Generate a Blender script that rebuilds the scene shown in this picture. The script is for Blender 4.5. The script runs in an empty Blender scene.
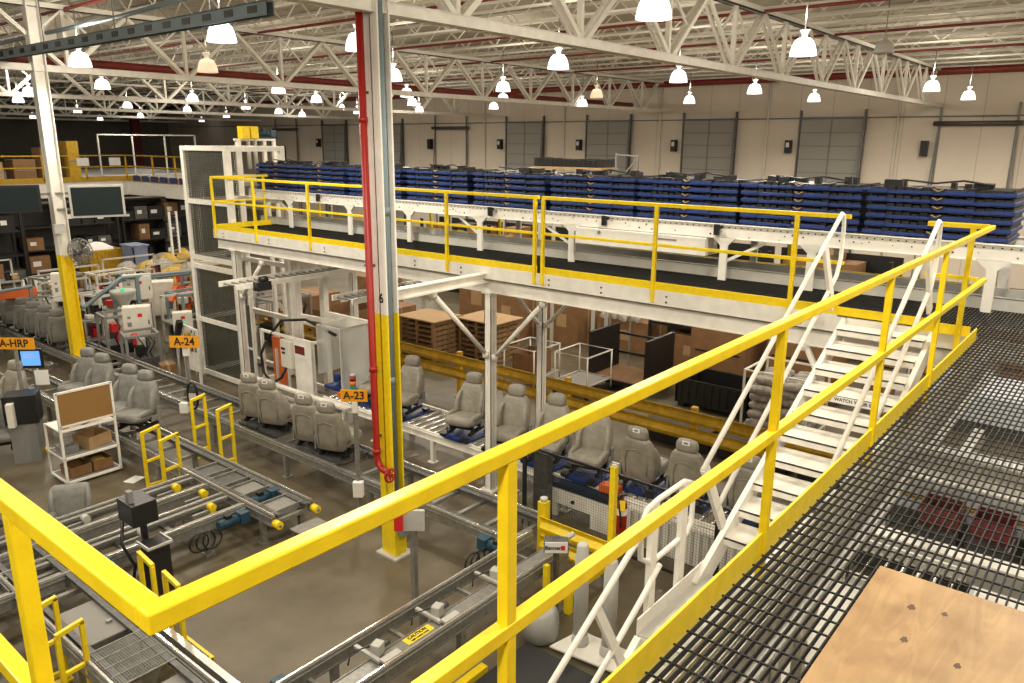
import bpy, math, random
from mathutils import Vector, Matrix
random.seed(7)
PI = math.pi
sc = bpy.context.scene
C = sc.collection

# ---------------------------------------------------------------- materials
def mat(name, col, rough=.5, metal=0., noise=0., nscale=8., bump=0., bscale=40., alpha=1., emit=None, estr=0., trans=0.):
    m = bpy.data.materials.new(name); m.use_nodes = True
    nt = m.node_tree; b = nt.nodes['Principled BSDF']
    b.inputs['Base Color'].default_value = (*col, 1); b.inputs['Roughness'].default_value = rough
    b.inputs['Metallic'].default_value = metal
    if alpha < 1: b.inputs['Alpha'].default_value = alpha
    if trans: b.inputs['Transmission Weight'].default_value = trans
    if emit:
        b.inputs['Emission Color'].default_value = (*emit, 1); b.inputs['Emission Strength'].default_value = estr
    tc = nt.nodes.new('ShaderNodeTexCoord')
    if noise:
        n = nt.nodes.new('ShaderNodeTexNoise'); n.inputs['Scale'].default_value = nscale; n.inputs['Detail'].default_value = 5
        nt.links.new(tc.outputs['Object'], n.inputs['Vector'])
        r = nt.nodes.new('ShaderNodeValToRGB')
        r.color_ramp.elements[0].position = .35; r.color_ramp.elements[1].position = .68
        r.color_ramp.elements[0].color = (*[c * (1 - noise) for c in col], 1)
        r.color_ramp.elements[1].color = (*[min(1, c * (1 + noise * .6)) for c in col], 1)
        nt.links.new(n.outputs['Fac'], r.inputs['Fac']); nt.links.new(r.outputs['Color'], b.inputs['Base Color'])
    if bump:
        n2 = nt.nodes.new('ShaderNodeTexNoise'); n2.inputs['Scale'].default_value = bscale; n2.inputs['Detail'].default_value = 4
        nt.links.new(tc.outputs['Object'], n2.inputs['Vector'])
        bp = nt.nodes.new('ShaderNodeBump'); bp.inputs['Strength'].default_value = bump; bp.inputs['Distance'].default_value = .02
        nt.links.new(n2.outputs['Fac'], bp.inputs['Height']); nt.links.new(bp.outputs['Normal'], b.inputs['Normal'])
    return m

M = dict(
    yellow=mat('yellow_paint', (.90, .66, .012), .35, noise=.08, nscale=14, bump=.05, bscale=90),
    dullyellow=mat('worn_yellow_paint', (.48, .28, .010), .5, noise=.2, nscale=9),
    white=mat('white_paint', (.83, .80, .73), .45, noise=.08, nscale=6),
    trusswhite=mat('truss_paint', (.80, .77, .68), .6),
    cream=mat('cream_cabinet', (.72, .69, .60), .45, noise=.06),
    speck=mat('white_paint_punched', (.80, .78, .72), .45, noise=.05),
    red=mat('red_paint', (.34, .012, .008), .4),
    redpipe=mat('sprinkler_red', (.22, .025, .018), .5),
    orange=mat('orange_paint', (.62, .12, .02), .5),
    conduit=mat('blue_grey_conduit', (.17, .23, .26), .5),
    steel=mat('zinc_steel', (.30, .295, .27), .45, metal=.5, noise=.18, nscale=20),
    bright=mat('bright_rail', (.80, .78, .74), .25, metal=.85),
    darksteel=mat('dark_steel', (.14, .14, .135), .45, metal=.6, noise=.25, nscale=15),
    grate=mat('black_grating', (.005, .0045, .004), .7),
    black=mat('black_plastic', (.012, .012, .013), .4),
    rubber=mat('black_belt', (.020, .020, .020), .7),
    blue=mat('blue_plastic', (.008, .030, .15), .45, noise=.2, nscale=10),
    bluemotor=mat('blue_motor', (.018, .060, .095), .45),
    card=mat('cardboard', (.24, .125, .052), .8, noise=.14, nscale=5),
    card2=mat('pale_cardboard', (.42, .27, .13), .8, noise=.10, nscale=6),
    wood=mat('pallet_wood', (.27, .16, .07), .8, noise=.25, nscale=14),
    taupe=mat('grey_seat_cloth', (.30, .275, .225), .45, noise=.14, nscale=9, bump=.5, bscale=16),
    greyseat=mat('grey_seat_fabric', (.21, .205, .185), .5, noise=.14, nscale=9, bump=.5, bscale=14),
    film=mat('clear_film', (.60, .60, .56), .25, alpha=.45, bump=.6, bscale=6),
    bluewhite=mat('blue_white_laminate', (.62, .66, .72), .4), acrylic=mat('clear_acrylic', (.75, .76, .72), .2, alpha=.45),
    glove=mat('grey_bags', (.40, .36, .32), .7, noise=.35, nscale=12, bump=.6, bscale=12),
    mesh=None, paper=mat('paper', (.80, .79, .76), .7), signor=mat('orange_sign', (.85, .36, .01), .5),
    signyel=mat('yellow_sticker', (.85, .66, .03), .5), ink=mat('black_ink', (.01, .01, .01), .6),
    redink=mat('red_ink', (.6, .02, .02), .5), blueink=mat('blue_ink', (.02, .07, .35), .5),
    screen=mat('lit_screen', (.05, .1, .3), .3, emit=(.12, .35, .9), estr=1.6),
    darkscreen=mat('off_screen', (.010, .020, .024), .25), grey=mat('grey_plastic', (.22, .22, .21), .5),
    palegrey=mat('pale_grey_plastic', (.50, .49, .45), .5, noise=.06), green=mat('green_lens', (.02, .4, .12), .3, emit=(.05, .8, .3), estr=.8),
    teal=mat('teal_lens', (.01, .22, .26), .3), amber=mat('amber_lens', (.7, .25, .02), .3),
    bluebin=mat('slate_blue_bin', (.16, .20, .30), .5), yelbag=mat('yellow_film_bag', (.52, .34, .05), .35, noise=.35, nscale=4, bump=.7, bscale=5),
    cork=None, maroon=mat('maroon_bin', (.16, .02, .018), .5), floorboard=mat('grey_board', (.23, .22, .20), .6),
)
def brick_like(name, c1, c2, scale, w, h, mortar=.012, rough=.6):
    m = mat(name, c1, rough); nt = m.node_tree; b = nt.nodes['Principled BSDF']
    return m
def cork():
    m = mat('brown_cork', (.27, .145, .04), .9); nt = m.node_tree; b = nt.nodes['Principled BSDF']
    tc = nt.nodes.new('ShaderNodeTexCoord'); n = nt.nodes.new('ShaderNodeTexNoise'); n.inputs['Scale'].default_value = 120
    r = nt.nodes.new('ShaderNodeValToRGB'); r.color_ramp.elements[0].color = (.20, .10, .025, 1); r.color_ramp.elements[1].color = (.36, .20, .06, 1)
    nt.links.new(tc.outputs['Object'], n.inputs['Vector']); nt.links.new(n.outputs['Fac'], r.inputs['Fac']); nt.links.new(r.outputs['Color'], b.inputs['Base Color'])
    return m
M['cork'] = cork()
def concrete():
    m = mat('sealed_concrete', (.3, .26, .2), .38); nt = m.node_tree; b = nt.nodes['Principled BSDF']
    tc = nt.nodes.new('ShaderNodeTexCoord')
    n = nt.nodes.new('ShaderNodeTexNoise'); n.inputs['Scale'].default_value = .9; n.inputs['Detail'].default_value = 8; n.inputs['Roughness'].default_value = .65
    r = nt.nodes.new('ShaderNodeValToRGB')
    r.color_ramp.elements[0].position = .3; r.color_ramp.elements[0].color = (.080, .064, .038, 1)
    r.color_ramp.elements[1].position = .72; r.color_ramp.elements[1].color = (.160, .130, .082, 1)
    nt.links.new(tc.outputs['Object'], n.inputs['Vector']); nt.links.new(n.outputs['Fac'], r.inputs['Fac'])
    nt.links.new(r.outputs['Color'], b.inputs['Base Color'])
    n3 = nt.nodes.new('ShaderNodeTexNoise'); n3.inputs['Scale'].default_value = 4
    nt.links.new(tc.outputs['Object'], n3.inputs['Vector'])
    mr = nt.nodes.new('ShaderNodeMapRange'); mr.inputs['To Min'].default_value = .28; mr.inputs['To Max'].default_value = .55
    nt.links.new(n3.outputs['Fac'], mr.inputs['Value']); nt.links.new(mr.outputs['Result'], b.inputs['Roughness'])
    return m
M['concrete'] = concrete()
def wallmat(name, col, axis='Y', gap=1.4, dark=.72):
    """precast wall with vertical joints"""
    m = mat(name, col, .85); nt = m.node_tree; b = nt.nodes['Principled BSDF']
    tc = nt.nodes.new('ShaderNodeTexCoord'); sp = nt.nodes.new('ShaderNodeSeparateXYZ'); nt.links.new(tc.outputs['Object'], sp.inputs[0])
    d = nt.nodes.new('ShaderNodeMath'); d.operation = 'DIVIDE'; d.inputs[1].default_value = gap; nt.links.new(sp.outputs[axis], d.inputs[0])
    f = nt.nodes.new('ShaderNodeMath'); f.operation = 'FRACT'; nt.links.new(d.outputs[0], f.inputs[0])
    l = nt.nodes.new('ShaderNodeMath'); l.operation = 'LESS_THAN'; l.inputs[1].default_value = .022; nt.links.new(f.outputs[0], l.inputs[0])
    n = nt.nodes.new('ShaderNodeTexNoise'); n.inputs['Scale'].default_value = .6; nt.links.new(tc.outputs['Object'], n.inputs['Vector'])
    r = nt.nodes.new('ShaderNodeValToRGB'); r.color_ramp.elements[0].color = (*[c * .9 for c in col], 1); r.color_ramp.elements[1].color = (*[c * 1.06 for c in col], 1)
    nt.links.new(n.outputs['Fac'], r.inputs['Fac'])
    mx = nt.nodes.new('ShaderNodeMix'); mx.data_type = 'RGBA'; nt.links.new(l.outputs[0], mx.inputs[0])
    nt.links.new(r.outputs['Color'], mx.inputs[6]); mx.inputs[7].default_value = (*[c * dark for c in col], 1)
    nt.links.new(mx.outputs[2], b.inputs['Base Color'])
    return m
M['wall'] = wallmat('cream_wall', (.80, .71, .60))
M['walldim'] = wallmat('underlit_wall', (.20, .19, .17), 'X', 1.0)  # weak light at the hall's end is put into this dark grey
def deckmat():
    m = mat('roof_deck', (.52, .47, .37), .8); nt = m.node_tree; b = nt.nodes['Principled BSDF']
    tc = nt.nodes.new('ShaderNodeTexCoord'); w = nt.nodes.new('ShaderNodeTexWave'); w.bands_direction = 'X'; w.inputs['Scale'].default_value = 2.1
    nt.links.new(tc.outputs['Object'], w.inputs['Vector'])
    bp = nt.nodes.new('ShaderNodeBump'); bp.inputs['Distance'].default_value = .04; nt.links.new(w.outputs['Fac'], bp.inputs['Height'])
    nt.links.new(bp.outputs['Normal'], b.inputs['Normal'])
    return m
M['deck'] = deckmat()
def doormat():
    m = mat('grey_dock_door', (.36, .345, .31), .55); return m
M['door'] = doormat()
def meshmat(name, col, scale, thr=.35):
    """welded wire: a fine square grid of wires, holes see-through"""
    m = mat(name, col, .6); nt = m.node_tree; b = nt.nodes['Principled BSDF']; out = nt.nodes['Material Output']
    tc = nt.nodes.new('ShaderNodeTexCoord'); sp = nt.nodes.new('ShaderNodeSeparateXYZ'); nt.links.new(tc.outputs['Object'], sp.inputs[0])
    outs = []
    ad = nt.nodes.new('ShaderNodeMath'); ad.operation = 'ADD'; nt.links.new(sp.outputs['X'], ad.inputs[0]); nt.links.new(sp.outputs['Y'], ad.inputs[1])
    for src in (ad.outputs[0], sp.outputs['Z']):
        d = nt.nodes.new('ShaderNodeMath'); d.operation = 'MULTIPLY'; d.inputs[1].default_value = scale; nt.links.new(src, d.inputs[0])
        f = nt.nodes.new('ShaderNodeMath'); f.operation = 'FRACT'; nt.links.new(d.outputs[0], f.inputs[0])
        l = nt.nodes.new('ShaderNodeMath'); l.operation = 'LESS_THAN'; l.inputs[1].default_value = thr; nt.links.new(f.outputs[0], l.inputs[0])
        outs.append(l.outputs[0])
    mx = nt.nodes.new('ShaderNodeMath'); mx.operation = 'MAXIMUM'; nt.links.new(outs[0], mx.inputs[0]); nt.links.new(outs[1], mx.inputs[1])
    nt.links.new(mx.outputs[0], b.inputs['Alpha'])
    return m
M['mesh'] = meshmat('dark_wire_mesh', (.03, .032, .03), 26, .045)
M['cagemesh'] = meshmat('cage_wire_mesh', (.07, .072, .055), 24, .34)
def ply():
    m = mat('plywood', (.6, .4, .2), .55); nt = m.node_tree; b = nt.nodes['Principled BSDF']
    tc = nt.nodes.new('ShaderNodeTexCoord'); mp = nt.nodes.new('ShaderNodeMapping'); mp.inputs['Scale'].default_value = (1.2, 6.5, 1)
    nt.links.new(tc.outputs['Object'], mp.inputs[0])
    n = nt.nodes.new('ShaderNodeTexNoise'); n.inputs['Scale'].default_value = 1.6; n.inputs['Detail'].default_value = 3; n.inputs['Distortion'].default_value = 1.2
    nt.links.new(mp.outputs[0], n.inputs['Vector'])
    w = nt.nodes.new('ShaderNodeMath'); w.operation = 'MULTIPLY'; w.inputs[1].default_value = 26; nt.links.new(n.outputs['Fac'], w.inputs[0])
    s = nt.nodes.new('ShaderNodeMath'); s.operation = 'SINE'; nt.links.new(w.outputs[0], s.inputs[0])
    r = nt.nodes.new('ShaderNodeValToRGB'); r.color_ramp.elements[0].color = (.35, .215, .092, 1); r.color_ramp.elements[1].color = (.405, .255, .112, 1)
    mr = nt.nodes.new('ShaderNodeMapRange'); mr.inputs['From Min'].default_value = -1; nt.links.new(s.outputs[0], mr.inputs['Value'])
    nt.links.new(mr.outputs['Result'], r.inputs['Fac'])
    n2 = nt.nodes.new('ShaderNodeTexNoise'); n2.inputs['Scale'].default_value = 5; n2.inputs['Detail'].default_value = 6; nt.links.new(tc.outputs['Object'], n2.inputs['Vector'])
    r2 = nt.nodes.new('ShaderNodeValToRGB'); r2.color_ramp.elements[0].position = .3; r2.color_ramp.elements[0].color = (.72, .66, .6, 1); r2.color_ramp.elements[1].position = .62; r2.color_ramp.elements[1].color = (1, 1, 1, 1)
    nt.links.new(n2.outputs['Fac'], r2.inputs['Fac'])
    mx = nt.nodes.new('ShaderNodeMix'); mx.data_type = 'RGBA'; mx.blend_type = 'MULTIPLY'; mx.inputs[0].default_value = 1
    nt.links.new(r.outputs['Color'], mx.inputs[6]); nt.links.new(r2.outputs['Color'], mx.inputs[7]); nt.links.new(mx.outputs[2], b.inputs['Base Color'])
    return m
M['ply'] = ply()

# ---------------------------------------------------------------- mesh builder (world coordinates)
class MB:
    def __init__(s): s.v = []; s.f = []; s.sm = []
    def add(s, vs, fs, smooth=False):
        o = len(s.v); s.v += [tuple(v) for v in vs]; s.f += [tuple(i + o for i in f) for f in fs]; s.sm += [smooth] * len(fs); return s
    def box(s, x0, x1, y0, y1, z0, z1, rz=0, c=None):
        vs = [(x, y, z) for x in (x0, x1) for y in (y0, y1) for z in (z0, z1)]
        if rz:
            cx, cy = c if c else ((x0 + x1) / 2, (y0 + y1) / 2); a, b = math.cos(rz), math.sin(rz)
            vs = [(cx + (x - cx) * a - (y - cy) * b, cy + (x - cx) * b + (y - cy) * a, z) for x, y, z in vs]
        return s.add(vs, [(0, 1, 3, 2), (4, 6, 7, 5), (0, 4, 5, 1), (2, 3, 7, 6), (0, 2, 6, 4), (1, 5, 7, 3)])
    def cbox(s, cx, cy, cz, w, d, h, rz=0): return s.box(cx - w / 2, cx + w / 2, cy - d / 2, cy + d / 2, cz - h / 2, cz + h / 2, rz)
    def bar(s, p, q, w, h=None, up=(0, 0, 1)):
        h = h or w; p = Vector(p); q = Vector(q); d = (q - p).normalized(); up = Vector(up)
        if abs(d.dot(up)) > .98: up = Vector((0, 1, 0)) if abs(d.y) < .9 else Vector((1, 0, 0))
        r = d.cross(up).normalized(); u = r.cross(d)
        vs = [e + r * a * w / 2 + u * b * h / 2 for e in (p, q) for a, b in ((-1, -1), (1, -1), (1, 1), (-1, 1))]
        return s.add(vs, [(0, 3, 2, 1), (4, 5, 6, 7), (0, 1, 5, 4), (1, 2, 6, 5), (2, 3, 7, 6), (3, 0, 4, 7)])
    def tube(s, pts, r, n=10, closed=False, rr=None):
        pts = [Vector(p) for p in pts]; m = len(pts); o = len(s.v); prev = None
        for i, p in enumerate(pts):
            if closed: d = pts[(i + 1) % m] - pts[i - 1]
            else: d = pts[min(i + 1, m - 1)] - pts[max(i - 1, 0)]
            d.normalize()
            if prev is None:
                a = Vector((0, 0, 1)) if abs(d.z) < .9 else Vector((1, 0, 0)); u = d.cross(a).normalized()
            else: u = (prev - d * prev.dot(d)).normalized()
            prev = u; w = d.cross(u); R = rr[i] if rr else r
            for k in range(n):
                t = 2 * PI * k / n; s.v.append(tuple(p + u * math.cos(t) * R + w * math.sin(t) * R))
        for i in range(m if closed else m - 1):
            for k in range(n):
                a = o + i * n + k; b = o + i * n + (k + 1) % n; j = (i + 1) % m
                s.f.append((a, b, o + j * n + (k + 1) % n, o + j * n + k)); s.sm.append(True)
        if not closed:
            s.f.append(tuple(o + k for k in range(n))[::-1]); s.sm.append(False)
            s.f.append(tuple(o + (m - 1) * n + k for k in range(n))); s.sm.append(False)
        return s
    def lathe(s, prof, c, n=20, cap=True):
        o = len(s.v)
        for r, z in prof:
            for k in range(n):
                t = 2 * PI * k / n; s.v.append((c[0] + r * math.cos(t), c[1] + r * math.sin(t), c[2] + z))
        for i in range(len(prof) - 1):
            for k in range(n):
                a = o + i * n + k; b = o + i * n + (k + 1) % n
                s.f.append((a, b, b + n, a + n)); s.sm.append(True)
        if cap:
            s.f.append(tuple(o + k for k in range(n))[::-1]); s.sm.append(False)
            s.f.append(tuple(o + (len(prof) - 1) * n + k for k in range(n))); s.sm.append(False)
        return s
    def prism(s, poly, p, axis='z'):
        """poly: 2-D outline, p: (lo, hi) extent along axis"""
        n = len(poly); vs = []
        for t in p:
            for a, b in poly: vs.append({'z': (a, b, t), 'x': (t, a, b), 'y': (a, t, b)}[axis])
        fs = [tuple(range(n))[::-1], tuple(range(n, 2 * n))] + [(i, (i + 1) % n, n + (i + 1) % n, n + i) for i in range(n)]
        return s.add(vs, fs)
    def loft(s, secs, n=20, e=.55, axis='z'):
        """rounded-rectangle sections (cx, cy, cz, w, d[, tilt]) along an axis"""
        o = len(s.v)
        for sec in secs:
            cx, cy, cz, w, d = sec[:5]
            for k in range(n):
                t = 2 * PI * k / n; c_, s_ = math.cos(t), math.sin(t)
                a = w / 2 * math.copysign(abs(c_) ** e, c_); b = d / 2 * math.copysign(abs(s_) ** e, s_)
                s.v.append((cx + b, cy + a, cz) if axis == 'z' else (cx, cy + a, cz + b))
        for i in range(len(secs) - 1):
            for k in range(n):
                a = o + i * n + k; b = o + i * n + (k + 1) % n
                s.f.append((a, b, b + n, a + n)); s.sm.append(True)
        s.f.append(tuple(o + k for k in range(n))[::-1]); s.sm.append(True)
        s.f.append(tuple(o + (len(secs) - 1) * n + k for k in range(n))); s.sm.append(True)
        return s
    def build(s, name, m, parent=None, bevel=0):
        off = Vector((0, 0, 0)); p = parent
        while p is not None: off += Vector(p.location); p = p.parent
        me = bpy.data.meshes.new(name)
        me.from_pydata([tuple(Vector(v) - off) for v in s.v], [], s.f)
        me.polygons.foreach_set('use_smooth', s.sm); me.validate(); me.update()
        import bmesh
        bm = bmesh.new(); bm.from_mesh(me); bmesh.ops.recalc_face_normals(bm, faces=bm.faces); bm.to_mesh(me); bm.free()
        me.materials.append(M[m] if isinstance(m, str) else m)
        o = bpy.data.objects.new(name, me); C.objects.link(o)
        if parent: o.parent = parent
        if bevel:
            bv = o.modifiers.new('soft_edges', 'BEVEL'); bv.width = bevel; bv.segments = 2; bv.limit_method = 'ANGLE'
        return o

USED = {}
def tag(o, label=None, cat=None, group=None, kind=None):
    if label: o['label'] = label
    if cat: o['category'] = cat
    if group: o['group'] = group
    if kind: o['kind'] = kind
    return o
def thing(name, label, cat, loc=(0, 0, 0), group=None):
    o = bpy.data.objects.new(name, None); o.empty_display_size = .1; C.objects.link(o); o.location = loc
    return tag(o, label, cat, group)
def struct(o): o['kind'] = 'structure'; return o
def copy_tree(o, parent=None):
    c = o.copy(); C.objects.link(c); c.parent = parent
    for ch in list(o.children): copy_tree(ch, c)
    return c
def place(proto, used, loc, rz=0, label=None, group=None):
    """first use moves the prototype itself, later uses copy it"""
    if used.get(proto.name): o = copy_tree(proto)
    else: o = proto; used[proto.name] = True
    o.location = loc; o.rotation_euler = (0, 0, rz)
    if label: o['label'] = label
    if group: o['group'] = group
    elif 'group' in o and group == '': del o['group']
    return o
def text(s, size, loc, rot, m, parent, name='lettering', ext=.002, sx=1.):
    cu = bpy.data.curves.new(name, 'FONT'); cu.body = s; cu.size = size; cu.extrude = ext; cu.align_x = 'CENTER'; cu.align_y = 'CENTER'
    cu.offset = size * .022
    tmp = bpy.data.objects.new(name, cu); C.objects.link(tmp); bpy.context.view_layer.update()
    me = bpy.data.meshes.new_from_object(tmp.evaluated_get(bpy.context.evaluated_depsgraph_get())); bpy.data.objects.remove(tmp)
    me.materials.clear(); me.materials.append(M[m])
    o = bpy.data.objects.new(name, me); C.objects.link(o); o.rotation_euler = rot; o.scale = (sx, 1, 1)
    off = Vector((0, 0, 0)); p = parent
    while p is not None: off += Vector(p.location); p = p.parent
    o.location = Vector(loc) - off; o.parent = parent
    return o
EXPO = -0.38
ORD = ['first', 'second', 'third', 'fourth', 'fifth', 'sixth', 'seventh', 'eighth', 'ninth', 'tenth', 'eleventh', 'twelfth', 'thirteenth', 'fourteenth']
# ================================================================ THE HALL
ROOF = 8.75
XB, YE = 35., 68.          # back wall, far end wall
XW, YW = -9., -9.          # walls behind the camera
struct(MB().box(XW, XB, YW, YE, -.2, 0).build('floor', 'concrete'))
struct(MB().box(XB, XB + .3, YW, YE, 0, ROOF + .5).build('wall_back', 'wall'))
struct(MB().box(XW, XB, YE, YE + .3, 0, ROOF + .5).build('wall_far', 'walldim'))
struct(MB().box(XW - .3, XW, YW, YE, 0, ROOF + .5).build('wall_left', 'walldim'))
struct(MB().box(XW, XB, YW - .3, YW, 0, ROOF + .5).build('wall_near', 'wall'))
ceil_ = struct(MB().box(XW, XB, YW, YE, ROOF, ROOF + .15).build('ceiling', 'deck'))
# open-web roof joists, each running the length of the hall
for i in range(26):
    x = -7.6 + i * 1.65
    j = MB()
    j.box(x - .05, x + .05, YW, YE, ROOF - .09, ROOF - .02)
    j.box(x - .035, x + .035, YW, YE, ROOF - .62, ROOF - .57)
    n = 0; y = YW
    while y < 50:
        j.bar((x, y, ROOF - .58), (x, y + .6, ROOF - .08), .025); j.bar((x, y + .6, ROOF - .08), (x, y + 1.2, ROOF - .58), .025); y += 1.2
    j.build('roof_joist', 'trusswhite', ceil_)
struct(MB().box(XB - .12, XB - .002, YW, YE, ROOF - .35, ROOF - .01).build('trim_1', 'trusswhite'))
# conduit line and door rails along the back wall
struct(MB().tube([(XB - .06, y, 6.42) for y in (-8.8, 20, 50, 66)], .03, 6).build('trim_2', 'grey'))

# girders
def truss(Y, label, group=None, detail=True):
    t = thing('roof_truss', label, 'roof truss', (0, Y, 6.75), group)
    zb, zt = 6.75, ROOF - .72
    MB().box(XW, XB, Y - .11, Y - .02, zb, zb + .13).box(XW, XB, Y + .02, Y + .11, zb, zb + .13).box(XW, XB, Y - .11, Y + .11, zb + .125, zb + .14).build('bottom_chord', 'white', t)
    MB().box(XW, XB, Y - .1, Y - .02, zt, zt + .11).box(XW, XB, Y + .02, Y + .1, zt, zt + .11).box(XW, XB, Y - .1, Y + .1, zt, zt + .012).build('top_chord', 'trusswhite', t)
    w = MB(); p = 2.72; x0 = 10.27 - p * 7
    for k in range(17):
        x = x0 + k * p
        if x > XB - .5 or x < XW + .3: continue
        w.bar((x, Y, zb + .1), (x, Y, zt), .07, .09)
        for s in (-1, 1):
            xe = max(XW + .1, min(XB - .1, x + s * p / 2))
            for dy in (-.06, .06): w.bar((x + s * .06, Y + dy, zb + .1), (xe, Y + dy, zt), .05, .08)
            w.bar((x + s * p * .25, Y, (zb + zt) / 2 + .04), (x, Y, zt), .035, .04)
    w.build('web', 'trusswhite', t)
    return t
truss(-4.5, 'white steel roof truss crossing above the grated walkway')
truss(7.15, 'large white steel roof truss meeting the nearest tall column with the red pipe')
truss(18.8, 'white steel roof truss meeting the far column with the yellow foot')
for Y in (30.5, 42.1, 53.8, 65): truss(Y, 'white steel roof truss deep in the hall, beyond the far yellow-footed column', 'distant roof trusses')

# sprinkler mains and branches
t = tag(MB().tube([(33.9, y, 8.02) for y in (-8.5, 10, 30, 66)], .14, 8).build('sprinkler_main', 'redpipe'), 'thick dark red sprinkler main running along the top of the back wall', 'pipe')
for i, (x, lab) in enumerate(((3.4, 'thin red sprinkler branch line nearest the walkway'), (7.6, 'thin red sprinkler branch line above the near column'), (12.3, 'thin red sprinkler branch line over the conveyor mezzanine'),
                       (16.9, 'thin red sprinkler branch line between mezzanine and dock doors'), (21.5, 'thin red sprinkler branch line mid way to the dock doors'), (26.5, 'thin red sprinkler branch line close to the dock doors'))):
    tag(MB().tube([(x, y, 8.06) for y in (-8.5, 20, 60)], .035, 6).build('sprinkler_branch', 'redpipe'), lab, 'pipe', 'red sprinkler branch lines')

# dock doors along the back wall
def dock_door(n, yc, label):
    d = struct(MB().box(XB - .10, XB - .04, yc - 1.28, yc + 1.28, 0, 6.38).build('door_%d' % n, 'door'))
    r = MB()
    for z in [6.38 - .56 * k for k in range(1, 12)]: r.box(XB - .112, XB - .098, yc - 1.28, yc + 1.28, z - .018, z + .018)
    r.box(XB - .112, XB - .098, yc - .035, yc + .035, 0, 6.38).build('panel_seams', 'grey', d)
    f = MB()
    for s in (-1, 1):
        f.box(XB - .14, XB - .02, yc + s * 1.33 - .035, yc + s * 1.33 + .035, 0, 6.75)
        if s < 0: f.bar((XB - .16, yc + s * 1.36, 6.5), (XB - .5, yc + s * 1.36, 2.0), .12, .10)
    f.box(XB - .2, XB - .02, yc - 1.35, yc + 1.35, 6.38, 6.46)
    f.build('track', 'darksteel', d)
    MB().box(XB - .3, XB - .02, yc + 1.62, yc + 1.86, 4.95, 5.5).build('control_box', 'black', d)
    MB().box(XB - .32, XB - .3, yc + 1.66, yc + 1.80, 5.2, 5.4).build('label_plate', 'paper', d)
for i, yc in enumerate((44.8, 39.2, 27.9, 22.4, 16.8, 11.2)):
    dock_door(i + 1, yc, '')
# doorways whose door is rolled up: tracks, spring bar and blank cream leaf
for i, yc in enumerate((50.4, 33.6, 5.76, .1)):
    d = struct(MB().box(XB - .09, XB - .03, yc - 1.25, yc + 1.25, 0, 6.0).build('door_%d' % (i + 7), 'wall'))
    f = MB()
    for s in (-1, 1):
        f.bar((XB - .12, yc + s * 1.3, 0), (XB - .12, yc + s * 1.3, 6.9), .07); f.bar((XB - .12, yc + s * 1.3, 6.3), (XB - .45, yc + s * 1.5, 0), .05)
    f.build('track', 'grey', d)
    MB().tube([(XB - .2, yc - 1.5, 6.15), (XB - .2, yc + 1.5, 6.15)], .09, 8).build('spring_bar', 'darksteel', d)
    MB().box(XB - .3, XB - .02, yc + 1.6, yc + 1.85, 4.9, 5.5).build('control_box', 'black', d)
# downpipes on the wall
for y in (30.9, 19.4, 14.0, 8.6, 3.0, 25.2):
    struct(MB().tube([(XB - .07, y, 0), (XB - .07, y, 8.3)], .045, 6).build('trim_%d' % (3 + int(y)), 'trusswhite'))
# grey personnel door seen past the lift
d = struct(MB().box(XB - .1, XB - .03, 50.6, 52.0, 2.6, 4.96).build('door_12', 'darksteel'))
MB().box(XB - .12, XB - .1, 50.85, 51.75, 2.7, 4.8).build('pane', 'grey', d)

# ---------------------------------------------------------------- high-bay lamps
def make_lamp(lit=1):
    t = thing('high_bay_lamp', 'x', 'lamp')
    prof = [(.075, .20), (.12, .19), (.165, .145), (.20, .07), (.222, -.01), (.235, -.10), (.225, -.10), (.19, .05), (.11, .17), (.07, .185)]
    sh = MB().lathe(prof, (0, 0, 0), 20, cap=False).build('shade', LITM[lit], t)
    MB().lathe([(.02, .19), (.06, .2), (.045, .25), (.085, .31), (.09, .335), (.01, .345)], (0, 0, 0), 14).build('collar', NECK[lit], t)
    MB().tube([(0, 0, .34), (0, 0, 1.12)], .012, 6).build('hanging_rod', 'grey', t)
    if lit: MB().lathe([(.01, -.03), (.05, 0), (.06, .08), (.03, .2)], (0, 0, 0), 10).build('bulb', LITM[lit], t)
    return t
def emitmat(name, col, e):
    m = mat(name, (.8, .78, .75), .4, emit=col, estr=e)
    try: m.cycles.emission_sampling = 'NONE'
    except Exception: pass
    return m
LITM = {1: emitmat('glowing_acrylic', (1, .95, .92), 3.2), 2: emitmat('dim_acrylic', (1, .72, .42), .9), 0: mat('unlit_acrylic', (.55, .54, .50), .35)}
NECK = {1: emitmat('glowing_collar', (1, .88, .86), .9), 2: emitmat('dim_collar', (1, .7, .45), .35), 0: M['palegrey']}
protos = {k: make_lamp(k) for k in (1, 2, 0)}
for p_ in protos.values(): p_.scale = (.92, .92, .92)
used = {}
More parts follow.
